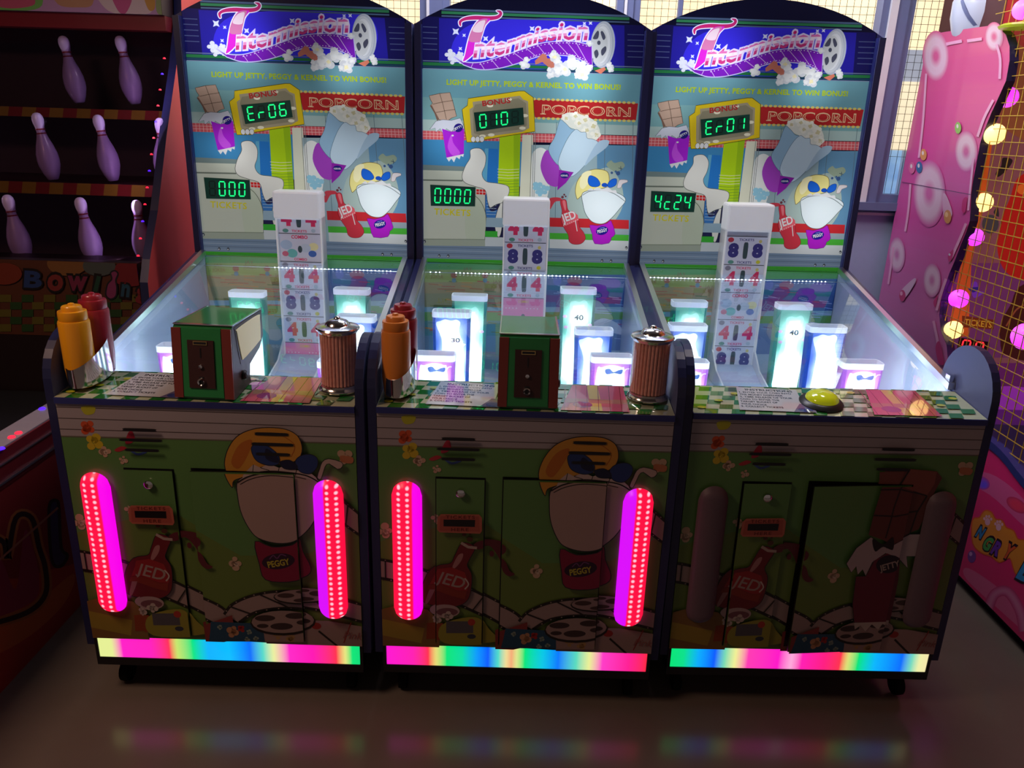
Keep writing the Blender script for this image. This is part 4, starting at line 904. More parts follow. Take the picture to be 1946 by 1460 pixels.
    for sgn in (-1, 1):
        MB().prism([(.172, .64), (.172, .876), (1.05, 1.056), (1.05, .64)], 0, min(sgn*.384, sgn*.388), max(sgn*.384, sgn*.388), M['box_in']).build('playfield_side', r)
        MB().prism([(.172, .885), (.172, .905), (1.03, 1.083), (1.03, 1.063)], 0, min(sgn*.370, sgn*.3885), max(sgn*.370, sgn*.3885), M['alu']).build('glass_rail', r)
        hk = MB(); hk.box(sgn*.379-.006, sgn*.379+.006, .178, .20, .888, .925, M['chrome']); hk.build('glass_clip', r)
    gl = MB(); gl.prism([(.172, .882), (.172, .8865), (1.045, 1.0675), (1.045, 1.063)], 0, -.383, .383, M['glass']); gl.build('playfield_glass', r)
    BWA.mesh('playfield_rear_wall', M['backwall'], lambda u, v, t: (u, D-t, v), r, eps=2e-5, inside=(-.385, .64, .385, 1.058), extra=[(*boxvf(-.385, .385, D+.001, D+.012, .6, 1.058), K(60, 80, 110))])
    # backboard with backlit print
    body = MB().prism([(-.412, 1.06), (.412, 1.06)]+ARCH, 1, D+.001, 1.31, M['navy']); bo = body.build('backboard', r)
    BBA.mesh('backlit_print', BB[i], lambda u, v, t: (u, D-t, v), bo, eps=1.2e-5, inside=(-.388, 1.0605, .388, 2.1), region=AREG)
    for sgn in (-1, 1): MB().box(min(sgn*.386, sgn*.41), max(sgn*.386, sgn*.41), D-.022, D, 1.062, 1.885, M['navy']).build('backboard_edge', bo)
    # belt and housing
    ks, y0 = CELLS[i]; zt = bp(1000, y0, 1, .985)[1]; dz = zt-bp(1000, y0+54.6, 1, .985)[1]
    bx = MB().box(-.086, .080, .989, 1.054, .655, 1.27, M['white']); be = bx.build('belt_housing', r)
    for x in (-.085, .077): MB().box(x, x+.004, .975, .989, .66, 1.25, M['housing']).build('housing_edge', be)
    cl = cells(ks, zt, dz); cm = cl.mesh('ticket_belt', M['belt'], lambda u, v, t: (u-.003, .988-t, v), r, inside=(-.077, .658, .077, 1.265), extra=[(*boxvf(-.079, .073, .9885, .9892, .658, 1.26), K(200, 205, 220))])
    (hx0, hz0), (hx1, hz1) = bp(955, 430, 1, .965), bp(1046, 379, 1, .965)
    MB().box(hx0, hx1, .965, 1.054, hz0, hz1, M['housing']).build('belt_cover', r, bev=.008)
    rp = MB()
    rp.prism([(.66, .642), (.985, .642), (.985, .70), (.88, .668), (.76, .652)], 0, -.082, .076, M['pf'])
    for a in (-.088, .076): rp.prism([(.5, .642), (.985, .642), (.985, .76), (.9, .70), (.76, .67)], 0, a, a+.006, M['white'])
    rp.build('ramp', r)
    # buckets
    for (kd, pl, pr, py, Y, num) in BK_POS[i]:
        (xl, z_), (xr, z2) = bp(pl, py, i, Y-.028), bp(pr, py, i, Y-.028); zz = min((z_+z2)/2, gz(Y-.03)-.008)
        bucket(kd, r, max(-.314, min(.314, (xl+xr)/2)), Y, zz, .642, num)
    # added row of glowing dots standing in for diodes reflected in the glass
    ls = MB(); ls.box(-.38, .38, .953, .957, gz(.955)-.0085, gz(.955)-.0065, M['alu'])
    rng = {0: [(-.09, .345)], 1: [(-.35, -.345), (-.33, -.305), (-.255, .23)], 2: [(-.385, .07), (.17, .30)]}[i]
    for a, b in rng:
        x = max(a, -.355)
        while x < min(b, .355): ls.lathe([(0, -.0026), (.0018, -.0018), (.0026, 0), (.0018, .0018), (0, .0026)], (x, .9515, gz(.955)-.0065), M['led'], 8); x += .0142
    ls.build('diode_strip', r)
    # displays
    to = lambda u, v, t: (u, D-.0015-t, v)
    sevenseg(BON[i].replace('01 0', '010 '), [(510, 905), (905, 865), (915, 1002), (530, 1058)], A3, to, r, 'bonus_display', M['seg_on'], M['seg_off'], M['segback'], wd=.0042)
    sevenseg([' 000', '0000', '4c24'][i], [(160, 215), (525, 235), (520, 390), (165, 385)], A4, to, r, 'ticket_display', M['seg_on'], M['seg_off'], M['segback'], wd=.0042)
    l = bpy.data.lights.new('playfield_lamp', 'AREA'); l.shape = 'RECTANGLE'; l.size = .7; l.size_y = .02; l.energy = 2.4; l.color = (.8, .88, 1)
    lo = bpy.data.objects.new('playfield_lamp', l); S.collection.objects.link(lo); lo.parent = r; lo.location = (0, .19, .868); lo.rotation_euler = (R(65), 0, 0)
    lo.visible_camera = True
# push button on the right-hand game
pb = MB(); pb.lathe([(0, 0), (.057, 0), (.058, .006), (.050, .014), (.044, .016), (0, .016)], (0, 0, 0), M['black'], 40); po = pb.build('push_button', games[2], True); po.location = (-.027, .068, .8705); po.rotation_euler = (R(6.5), 0, 0)
dm = MB(); dm.lathe([(.044, .014), (.042, .022), (.034, .031), (.02, .037), (0, .039)], (0, 0, 0), M['lime'], 40); dm.build('button_dome', po, True)['label'] = 'translucent lime dome'

# ------------------------------------------------------------------ things standing on the counters
def at(i, x, y, z): return Vector(MROT[i] @ np.array([x, y, z])+MLOC[i])
def cz(y): return .8632+y*.114
def lathe_thing(name, loc, rotz, prof, mt, label, cat, group=None, parts=()):
    o = MB().lathe(prof, (0, 0, 0), mt, 40).build(name, None, True); o.location = loc; o.rotation_euler = (0, 0, rotz); tag(o, label, cat, group)
    for nm, pf, m2 in parts: MB().lathe(pf, (0, 0, 0), m2, 40).build(nm, o, True)
    return o
def squeeze(i, x, y, colour, word, where):
    z0 = cz(y)+.006; h = .178
    body = [(0, 0), (.030, 0), (.033, .004), (.0375, .05), (.0378, h-.006), (.036, h-.001), (.033, h), (0, h)]
    cap = [(0, h), (.0335, h), (.0345, h+.003), (.0345, h+.020), (.0335, h+.024), (.025, h+.025), (.0245, h+.034), (.022, h+.037), (.009, h+.038), (.007, h+.043), (0, h+.045)]
    o = lathe_thing(word+'_bottle', at(i, x, y, z0), R(MPOS[i][1]), body, M[colour], where, 'squeeze bottle', 'squeeze bottles on the game counters', [('cap', cap, M[colour])])
    return o
WH = ['on the counter of the left game', 'on the counter of the middle game']
for i in (0, 1):
    squeeze(i, -.343, .060, 'yellow' if i == 0 else 'orange', 'mustard', ['yellow mustard squeeze bottle ', 'orange-brown mustard squeeze bottle '][i]+WH[i])
    squeeze(i, -.336, .148, 'red', 'ketchup', 'dark red ketchup squeeze bottle behind the %s one, ' % ('yellow', 'orange')[i]+WH[i])
    # holder: oval chrome cup cut at a slant
    n = 48; V = []; H = MB()
    def oval(sx, sy, zf): return [(sx*math.cos(2*PI*k/n), sy*math.sin(2*PI*k/n), zf(sy*math.sin(2*PI*k/n), sx*math.cos(2*PI*k/n))) for k in range(n)]
    top = lambda y, x: .078+.30*y+.25*x
    rings = [oval(.034, .078, lambda y, x: .004), oval(.043, .086, lambda y, x: .0), oval(.0435, .0865, lambda y, x: .02), oval(.0435, .0865, top), oval(.0415, .0845, top), oval(.0415, .0845, lambda y, x: .004)]
    V = [p for q in rings for p in q]
    F = [(a*n+k, a*n+(k+1) % n, (a+1)*n+(k+1) % n, (a+1)*n+k) for a in range(5) for k in range(n)]+[tuple(5*n+k for k in range(n))]
    H.add(V, F, M['chrome']); o = H.build('bottle_holder', None, True); o.location = at(i, -.3405, .1035, cz(.19)+.0005); o.rotation_euler = (R(4), 0, R(MPOS[i][1]))
    tag(o, 'slant-cut chrome cup holding the two squeeze bottles '+WH[i], 'holder', 'chrome bottle holders')
    # straw dispenser
    loc = at(i, .330, .098, cz(.11)); o = MB().lathe([(0, 0), (.054, 0), (.056, .004), (.054, .009), (.050, .013), (.050, .018), (0, .018)], (0, 0, 0), M['lid'], 48).build('straw_dispenser', None, True)
    o.location = loc; o.rotation_euler = (0, 0, R(MPOS[i][1])); tag(o, 'tall clear straw dispenser with a domed steel lid '+WH[i], 'dispenser', 'straw dispensers')
    MB().lathe([(.0490, .018), (.0505, .018), (.0505, .165), (.0490, .165)], (0, 0, 0), M['tube'], 48).build('clear_tube', o, True)
    MB().lathe([(0, .160), (.051, .160), (.0525, .163), (.0565, .167), (.0575, .170), (.055, .174), (.045, .177), (.033, .179), (.031, .183), (.026, .189), (.017, .193), (.009, .1945), (.008, .198), (.004, .201), (0, .2015)], (0, 0, 0), M['lid'], 48).build('lid', o, True)
    stw = MB()
    for k in range(30):
        a = 2*PI*k/30; stw.tube([(.0435*math.cos(a), .0435*math.sin(a), .019), (.0435*math.cos(a+.03), .0435*math.sin(a+.03), .159)], .0042, M['straw'], 8)
    stw.lathe([(0, .019), (.038, .019), (.038, .157), (0, .157)], (0, 0, 0), M['straw'], 24)
    q = stw.build('straws', o, True); q['kind'] = 'stuff'
    # napkin dispenser with the coin entry
    root = empty('napkin_dispenser', at(i, .004, 0, 0), (0, 0, R(MPOS[i][1]+(-3 if i == 0 else 0))), ['green napkin dispenser showing its cream napkin window, ', 'green napkin dispenser with coin slot, seen square on, '][i]+WH[i], 'dispenser', 'napkin dispensers with coin entry')
    prof = [(.004, .866), (.008, .8665), (.026, 1.052), (.034, 1.060), (.225, 1.060), (.232, 1.052), (.232, .985), (.20, .955), (.125, .93), (.118, .9), (.122, .881)]
    b = MB().prism(prof, 0, -.076, .076, M['plate'], M['greentop']); body = b.build('casing', root, bev=.002)
    fp = MB(); fp.prism([(-.054, .8705), (.052, .8705), (.050, 1.05), (-.052, 1.05)], 1, 0, .004, M['green']); f_ = fp.build('front_plate', root); f_.location = (0, -.0835, .008); f_.rotation_euler = (R(-5.5), 0, 0)
    for sgn in (-1, 1):
        e_ = MB().prism([(sgn*.0545, .868), (sgn*.078, .868), (sgn*.077, 1.05), (sgn*.0525, 1.05)], 1, -.0015, .004, M['maroon']).build('corner_strip', root); e_.location = (0, -.0835, .008); e_.rotation_euler = (R(-5.5), 0, 0)
    dk = MB(); dk.box(-.036, .032, -.0035, -.0005, .895, 1.02, M['plate']); d_ = dk.build('coin_plate', root); d_.location = (0, -.0835, .008); d_.rotation_euler = (R(-5.5), 0, 0)
    q = MB(); q.box(-.02, .016, -.0055, -.0038, 1.008, 1.018, M['brass']).box(-.018, .014, -.006, -.0054, 1.010, 1.016, M['black']); q.build('label_frame', d_)
    q = MB(); q.box(-.004, -.001, -.0045, -.0036, .975, 1.0, M['black']).box(-.009, .003, -.0045, -.0036, .903, .925, M['black']); q.build('coin_slot', d_)
    q = MB(); q.lathe([(0, 0), (.006, 0), (.005, .005), (0, .006)], (0, 0, 0), M['chrome'], 16); k_ = q.build('coin_button', d_, True); k_.location = (-.003, -.0036, .952); k_.rotation_euler = (R(90), 0, 0)
    q = MB(); q.lathe([(.006, 0), (.011, 0), (.0095, .006), (.006, .004)], (0, 0, 0), M['chrome'], 16); k_ = q.build('return_cup', d_, True); k_.location = (-.003, -.0036, .912); k_.rotation_euler = (R(90), 0, 0)
    MB().box(-.0765, .0765, .026, .034, 1.0595, 1.0618, M['chrome']).box(-.0775, -.0745, .03, .23, 1.0585, 1.0612, M['lid']).box(.0725, .0775, .03, .23, 1.0585, 1.0612, M['lid']).build('top_trim', root)
    wn = MB(); wn.prism(cr([(.055, 1.035), (.06, 1.045), (.20, 1.048), (.212, 1.035), (.208, .985), (.195, .975), (.085, .958), (.07, .968)], 4), 0, .0765, .0785, M['cream']); wn.build('napkin_window', root)
    fr = MB(); fr.prism(cr([(.045, 1.04), (.052, 1.052), (.21, 1.054), (.222, 1.04), (.218, .98), (.2, .966), (.08, .948), (.06, .96)], 4), 0, .0755, .0768, M['plate']); fr.build('window_frame_plate', root)
    q = MB(); q.lathe([(0, 0), (.013, 0), (.013, .004), (.009, .009), (0, .010)], (0, 0, 0), M['black'], 20); k_ = q.build('knob', root, True); k_.location = (.077, .075, .915); k_.rotation_euler = (0, R(90), 0)

# ================================================================== BOWLING GAME ON THE LEFT
M['redside'] = mat('red_side_panel', K(240, 84, 78), .6, noise=.06, nscale=3)
M['lilac'] = mat('lilac_pin_plastic', K(176, 160, 206), .35, coat=.3)
M['pinband'] = mat('pin_red_band', K(120, 20, 40), .4)
M['blueled'] = mat('blue_diode', (.05, .05, .3), .3, em=K(70, 20, 255), es=2.2)
M['redled'] = mat('red_diode', (.3, .05, .05), .3, em=K(255, 30, 60), es=1.6)
M['lane'] = mat('lane_black', (.006, .006, .007), .5)
M['railtop'] = mat('rail_cover', K(150, 140, 150), .3, noise=.1)
M['redrail'] = mat('red_rail', K(110, 26, 34), .3, coat=.3)
M['bowlprint'] = artmat('bowling_print', .7, 0, .5)
M['bowlface'] = artmat('bowling_face_print', .45, .0, .5)
bw = empty('bowling_game', (-2.1, .8, 0), (0, 0, 0), 'dark bowling arcade game with three rows of pins behind smoked glass', 'arcade game')
off = Vector((-2.1, .8, 0))
def B(o): o.location = -off; return o
XB = -1.4; zz = H0
edge = [(1.56, 2.30), (1.498, 1.938+zz), (1.395, 1.736+zz), (1.25, 1.50+zz), (1.095, 1.217+zz), (.985, 1.05+zz), (.946, .97+zz), (.935, .88)]
B(MB().prism(edge+[(.96, 0), (1.75, 0), (1.75, 2.62), (1.62, 2.62)], 0, XB-.03, XB, M['redside'], M['tmold']).build('side_panel', bw))
B(MB().prism(edge+[(.96, 0), (1.75, 0), (1.75, 2.62), (1.62, 2.62)], 0, -3.0, -2.97, M['redside'], M['tmold']).build('side_panel', bw))
B(MB().box(-2.97, XB-.03, 1.68, 1.75, 0, 2.6, M['darkwall']).build('back_panel', bw))
gp = [(y+.02, z) for y, z in edge[1:7]]
B(MB().prism(gp+[(y+.006, z) for y, z in reversed(gp)], 0, -2.969, XB-.031, M['darkglass']).build('front_glass', bw))
dl = MB()
for k in range(14):
    t = k/13; y = 1.40+(.955-1.40)*t; z = 1.77+zz+(1.0-1.77)*t; dl.lathe([(0, 0), (.006, 0), (.004, .005), (0, .006)], (XB-.045, y+.0, z), M['redled'] if k % 3 != 1 else M['blueled'], 8)
B(dl.build('diode_edge', bw))
def PY(Y): return lambda x, y: (float(wp(x, y, 1, Y)[0]), float(wp(x, y, 1, Y)[2]))
for nm, (ya, yb), Y in (('shelf', (208, 226), 1.40), ('shelf', (350, 372), 1.22)):
    z1 = wp(200, ya, 1, Y)[2]; z0 = wp(200, yb, 1, Y)[2]
    s_ = Art(PY(Y))
    for k in range(-14, 14): x = 200+k*26; s_.poly([(x, ya-8+(x-200)*.02), (x+26, ya-8+(x-174)*.02), (x+22, yb+8+(x-200)*.02), (x-4, yb+8+(x-200)*.02)], K(150, 46, 40) if k % 2 else K(170, 140, 40))
    B(s_.mesh(nm, M['bowlprint'], lambda u, v, t: (u, Y-t, v), bw, inside=(-2.96, float(z0), XB-.035, float(z1)), extra=[(*boxvf(-2.96, XB-.035, Y+.002, 1.67, float(z1)-.03, float(z1)), K(60, 30, 34))]))
# sign above
A = Art(PY(1.40))
A.rect(-400, -400, 420, 34, K(196, 150, 190)); A.cur([(-40, -60), (60, -40), (80, 10), (30, 22), (-30, 20)], K(120, 190, 90)); A.cur([(0, -30), (50, -20), (66, 8), (20, 16), (-10, 6)], K(206, 90, 120))
A.cur([(100, -30), (170, -30), (176, 8), (150, 14), (110, 8)], K(200, 150, 110)); A.cur([(180, -30), (260, -40), (290, 20), (240, 28), (200, 16)], K(226, 206, 200)); A.cur([(210, -20), (250, -10), (240, 24), (224, 20)], K(206, 90, 140))
A.cur([(270, -20), (292, -10), (294, 16), (284, 20), (276, 4)], K(214, 160, 70)); A.cur([(300, -10), (330, 0), (334, 30), (300, 26)], K(150, 170, 110))
z0 = float(wp(170, 24, 1, 1.40)[2])
B(A.mesh('sign_board', M['bowlprint'], lambda u, v, t: (u, 1.40-t, v), bw, inside=(-2.96, z0, XB-.035, 2.58), extra=[(*boxvf(-2.96, XB-.035, 1.402, 1.6, z0, 2.58), K(60, 30, 34))]))
B(MB().box(-2.96, XB-.035, 1.42, 1.5, z0-.055, z0-.001, M['redrail']).build('sign_rail', bw))
# letters under the pins
YL = .955; A = Art(PY(YL)); A.rect(-600, 490, 420, 640, K(110, 60, 40))
for k in range(-8, 12):
    for j in range(5): A.rect(k*42+(j % 2)*20, 560+j*14, k*42+22+(j % 2)*20, 574+j*14, K(50, 90, 44) if (k+j) % 2 else K(120, 110, 40))
for x, y, r, c in ((10, 520, 26, K(150, 60, 40)), (130, 500, 30, K(160, 110, 60)), (250, 520, 30, K(150, 40, 50)), (190, 505, 24, K(100, 110, 110))): A.ell(x, y, r*1.3, r*.8, c)
for ch, x0, x1, y0, h, c in (('B', 44, 84, 545, 32, K(50, 80, 150)), ('o', 88, 124, 550, 44, K(160, 60, 60)), ('w', 126, 170, 550, 40, K(150, 50, 90)), ('l', 176, 190, 552, 30, K(40, 90, 70)), ('n', 228, 250, 562, 34, K(50, 100, 130)), ('g', 256, 288, 566, 32, K(160, 50, 60))):
    A.text(ch, x0, y0, x1, y0+2, h, K(30, 20, 24), 1, off=.09); A.text(ch, x0+3, y0-1, x1-3, y0+1, h*.9, c, 1, off=.04)
A.out([(203, 560), (206, 540), (214, 530), (212, 518), (220, 514), (226, 520), (222, 532), (224, 546), (222, 562), (212, 568)], K(170, 70, 130), 3)
z0 = float(wp(170, 640, 1, YL)[2]); z1 = float(wp(170, 498, 1, YL)[2])
B(A.mesh('letter_panel', M['bowlface'], lambda u, v, t: (u, YL-t, v), bw, inside=(-2.96, z0, XB-.035, z1), extra=[(*boxvf(-2.96, XB-.035, YL+.002, 1.1, .1, z1), K(40, 20, 24))]))
# lane housing reaching forward, with its rail
XL = -1.52
PX = lambda X: (lambda x, y: (float(wp(x, y, 0, X)[1]), float(wp(x, y, 0, X)[2])))
A = Art(PX(XL)); A.rect(-900, 780, 400, 1600, K(150, 40, 44))
A.cur([(-60, 1120), (40, 1100), (110, 1080), (170, 1090), (170, 1300), (-60, 1400)], K(196, 60, 50)); A.cur([(-60, 1190), (60, 1150), (140, 1090), (120, 1150), (40, 1220), (-60, 1260)], K(220, 110, 60))  # red-orange glow on the lower side, painted into the print
w_ = [(-30, 1010), (0, 1020), (6, 1060), (24, 1100), (30, 1060), (20, 1020), (30, 985), (50, 980), (66, 1010), (72, 1060), (86, 1080), (84, 1030), (92, 1000), (104, 1060), (96, 1120), (60, 1160), (10, 1180), (-30, 1180)]
A.line(cr([(-30, 1015), (6, 1030), (14, 1060), (30, 985), (60, 985), (74, 1040), (86, 1080), (86, 1130), (50, 1165), (-30, 1190)], 5, False), 20, K(190, 110, 60)); A.line(cr([(-30, 1015), (6, 1030), (14, 1060), (30, 985), (60, 985), (74, 1040), (86, 1080), (86, 1130), (50, 1165), (-30, 1190)], 5, False), 10, K(50, 24, 30))
A.cur([(-30, 1060), (0, 1060), (30, 1120), (46, 1010), (62, 1040), (74, 1100), (60, 1145), (-30, 1170)], K(170, 50, 90))
A.out([(94, 960), (108, 952), (112, 970), (116, 1040), (128, 1056), (116, 1076), (100, 1070), (94, 1020)], K(70, 60, 110), 6, K(40, 24, 30))
A.line([(-30, 1090), (110, 965)], 4, K(190, 120, 100))
ycut = [(.95, 0), (-1.5, 0)]
B(A.mesh('lane_side', M['bowlprint'], lambda u, v, t: (XL+t, u, v), bw, inside=(-1.55, .0, .93, .585), extra=[(*boxvf(-2.9, XL-.002, -1.55, .94, .0, .585), K(60, 20, 24))]))
B(MB().box(-2.86, XL-.09, -1.55, .94, .586, .60, M['lane']).build('lane_surface', bw))
rl = MB(); rl.box(XL-.085, XL+.006, -1.55, .94, .5865, .695, M['redrail']).box(XL-.082, XL+.0, -1.55, .94, .695, .699, M['railtop']).box(XL+.0, XL+.012, -1.55, .94, .60, .606, M['alu']).box(XL+.0, XL+.012, -1.55, .94, .655, .659, M['alu'])
ro = B(rl.build('lane_rail', bw))
for px, py, c in ((80, 777, 'blueled'), (2, 853, 'blueled'), (22, 831, 'redled'), (35, 823, 'redled')):
    p = wp(px, py, 2, .70); q = MB().lathe([(0, 0), (.011, 0), (.009, .004), (0, .005)], (float(p[0]), float(p[1]), .6991), M[c], 14).build('rail_light', ro, True)
pl = bpy.data.lights.new('pin_lamp', 'AREA'); pl.shape = 'RECTANGLE'; pl.size = 1.2; pl.size_y = .05; pl.energy = 2; pl.color = (.55, .42, 1)  # hidden violet light added to brighten the pins
po = bpy.data.objects.new('pin_lamp', pl); S.collection.objects.link(po); po.parent = bw; po.location = Vector((-2.1, 1.47, 2.00))-off; po.rotation_euler = (R(-8), 0, 0)
for sx, ec in ((-1.475, 1.0), (-2.93, 1.2)):
    e2 = bpy.data.lights.new('edge_diode_glow', 'AREA'); e2.shape = 'RECTANGLE'; e2.size = .012; e2.size_y = .9; e2.energy = ec; e2.color = (.85, .6, 1)
    d2 = bpy.data.objects.new('edge_diode_glow', e2); S.collection.objects.link(d2); d2.parent = bw; d2.location = Vector((sx, 1.13, 1.40))-off
    zdir = Vector((1 if sx < -2 else -1, .55, .0)).normalized(); ydir = Vector((0, .45, .9)).normalized(); xd = ydir.cross(-zdir).normalized(); zz_ = -zdir; yy = zz_.cross(xd).normalized()
    d2.rotation_euler = Matrix((xd, yy, zz_)).transposed().to_euler()
PINS = [('top', 1.46, ((118, 68), (152, 196)), 'left'), ('top', 1.46, ((226, 68), (258, 198)), 'right'),
        ('middle', 1.28, ((68, 214), (102, 342)), 'left'), ('middle', 1.28, ((184, 218), (216, 344)), 'middle'), ('middle', 1.28, ((303, 224), (314, 345)), 'right'),
        ('bottom', 1.12, ((12, 370), (48, 498)), 'left'), ('bottom', 1.12, ((150, 375), (182, 502)), 'middle'), ('bottom', 1.12, ((258, 380), (276, 498)), 'right')]
PP = [(0, 0), (.055, 0), (.075, .012), (.115, .10), (.15, .22), (.157, .30), (.15, .40), (.12, .52), (.085, .62), (.064, .70), (.06, .735), (.066, .79), (.080, .85), (.083, .90), (.074, .95), (.05, .985), (.02, .999), (0, 1)]
for row, Y, (hd, bs), side in PINS:
    a = Vector(wp(*bs, 1, Y)); b = Vector(wp(*hd, 1, Y)); h = (b-a).length
    o = MB().lathe([(r*h, z*h) for r, z in PP], (0, 0, 0), M['lilac'], 28).build('bowling_pin', None, True)
    o.location = a; o.rotation_euler = (b-a).to_track_quat('Z', 'Y').to_euler()
    bd = MB()
    for z0, z1 in ((.685, .705), (.745, .765)): bd.lathe([(r*h, z*h) for r, z in ((.0, z0), (.0705, z0), (.0675, (z0+z1)/2), (.0705, z1), (0, z1))], (0, 0, 0), M['pinband'], 28)
    bd.build('neck_band', o, True)
    tag(o, 'white bowling pin behind smoked glass, %s row, %s one of the %s in view' % (row, side, 'two' if row == 'top' else 'three'), 'bowling pin', 'bowling pins')
for bs in ((54, 497), (184, 499)):
    a = wp(*bs, 1, 1.08); q = MB()
    for k in range(4): q.lathe([(0, 0), (.005, 0), (0, .006)], (float(a[0])-.02+k*.012, float(a[1])-.03, float(a[2])+.002), M['blueled'], 8)
    B(q.build('blue_diodes', bw))

# ================================================================== PINK GAME ON THE RIGHT
M['pinkprint'] = artmat('pink_print', .95, 0, .3, coat=.3)
M['inprint'] = artmat('pink_game_interior_print', .8, .34, .6)  # print glows slightly, standing in for light inside the game
M['wiremesh'] = mat('yellow_wire_mesh', K(206, 170, 60), .4, .3)
M['warmbulb'] = mat('warm_bulb', (.9, .7, .4), .3, em=K(255, 208, 120), es=2.0)
M['magbulb'] = mat('magenta_bulb', (.8, .3, .9), .3, em=K(232, 50, 255), es=1.5)
M['limetrim'] = mat('lime_trim', K(190, 206, 50), .3, em=K(190, 206, 50), es=.2)
M['topper'] = mat('pale_blue_topper', K(206, 216, 236), .35, coat=.3)
pk = empty('arcade_game', (2.2, .8, 0), (0, 0, 0), 'pink arcade game with wavy side panel, yellow wire mesh and magenta and warm bulbs', 'arcade game')
offp = Vector((2.2, .8, 0))
def G(o): o.location = -offp; return o
XP = 1.70; mp = PX(XP)
outl = [(1765, 66), (1800, 60), (1850, 53), (1880, 49), (1900, 54), (1912, 66), (1919, 88), (1919, 115), (1912, 154), (1898, 185), (1884, 215), (1871, 247), (1863, 272), (1858, 300), (1850, 341), (1846, 370), (1845, 396), (1843, 420), (1836, 442), (1825, 468), (1814, 497), (1804, 520), (1795, 547), (1788, 572), (1785, 598), (1788, 629), (1799, 656), (1801, 680), (1800, 720), (1792, 800), (1780, 860), (1640, 860), (1675, 570)]
P = [mp(*q) for q in outl]; P[-1] = (P[0][0]+.01, P[-1][1]); P[-2] = (P[0][0]+.01, .45)
def colg(t):
    st = [(0, K(222, 92, 140)), (.25, K(218, 74, 150)), (.5, K(214, 90, 165)), (.75, K(208, 120, 176)), (1, K(214, 70, 150))]
    for (a, c), (b, d) in zip(st, st[1:]):
        if a <= t <= b: k = (t-a)/(b-a); return tuple(c[i]*(1-k)+d[i]*k for i in range(3))
    return st[-1][1]
A = Art(mp)
tri = tessellate_polygon([[Vector((q[0], q[1], 0)) for q in P]]); z0 = min(q[1] for q in P); z1 = max(q[1] for q in P); nb = 28
for k in range(nb):
    a, b = z0+(z1-z0)*k/nb, z0+(z1-z0)*(k+1)/nb; T = []
    for t in tri:
        q = clip([P[i] for i in t], 0, 1, -a); q = clip(q, 0, -1, b) if q else None
        if q:
            for i in range(1, len(q)-1): T.append([q[0], q[i], q[i+1]])
    A.tris(T, colg(1-(k+.5)/nb))
def ring(x, y, a, b, base, wc=K(230, 196, 214), n=10):
    mixc = lambda k: tuple(base[i]*(1-k)+wc[i]*k for i in range(3))
    for j in range(n): f = j/(n-1); A.ell(x, y, a*(1.28-.36*f), b*(1.28-.36*f), mixc(f*.95), 1, 0, 28)
    for j in range(n): f = j/(n-1); A.ell(x, y, a*(.62-.42*f), b*(.62-.42*f), mixc(.95*(1-f)+.05), 1, 0, 24)
ring(1779, 107, 20, 38, K(220, 84, 144)); ring(1890, 70, 14, 22, K(220, 84, 140)); ring(1837, 288, 17, 31, K(214, 84, 158)); ring(1767, 368, 24, 50, K(212, 92, 164)); ring(1706, 484, 12, 26, K(208, 116, 174)); ring(1773, 533, 13, 25, K(208, 120, 176))
HL = K(238, 170, 206)
for pts, w_ in (([(1748, 300), (1756, 230), (1762, 140)], 4), ([(1722, 440), (1728, 400), (1732, 350)], 4), ([(1690, 540), (1700, 470)], 4), ([(1800, 84), (1830, 78)], 6), ([(1840, 78), (1868, 74)], 6), ([(1896, 84), (1903, 112), (1902, 150)], 5), ([(1860, 260), (1872, 225), (1890, 190)], 5), ([(1842, 400), (1848, 340), (1852, 300)], 4), ([(1810, 490), (1828, 450), (1838, 425)], 5), ([(1782, 590), (1790, 560), (1800, 530)], 5), ([(1776, 610), (1784, 650), (1790, 690)], 5)):
    A.line(cr(pts, 4, False), w_, HL)
for pts in ([(1832, 380), (1840, 376), (1836, 404), (1830, 400)], [(1804, 486), (1814, 474), (1812, 490), (1806, 498)], [(1776, 574), (1784, 562), (1780, 584)], [(1780, 660), (1788, 650), (1796, 690), (1786, 690)]): A.cur(pts, K(206, 50, 120))
A.cur([(1794, 370), (1802, 374), (1812, 408), (1796, 412)], K(226, 176, 206)); A.ell(1803, 412, 7, 13, K(214, 150, 90)); A.ell(1801, 408, 3, 5, K(240, 200, 150))
A.cur([(1738, 530), (1742, 536), (1722, 566), (1712, 556)], K(232, 190, 216)); A.ell(1717, 562, 6, 11, K(206, 60, 120)); A.ell(1715, 558, 2.5, 4, K(240, 170, 200))
for x, y, c in ((1757, 294, K(226, 150, 90)), (1749, 318, K(60, 110, 160)), (1735, 319, K(226, 110, 160)), (1823, 243, K(140, 196, 90))): A.ell(x, y, 6, 11, c); A.ell(x-1, y-3, 2, 4, K(235, 220, 220))
A.line([(1716, 346), (1847, 370)], 1.3, K(96, 50, 96))
A.ell(1807, 484, 2, 2.4, K(220, 210, 220))
G(A.mesh('side_print', M['pinkprint'], lambda u, v, t: (XP-t, u, v), pk, eps=3e-5))
pp = MB().prism(P, 0, XP+.0006, XP+.032, M['tmold']); G(pp.build('side_panel', pk))
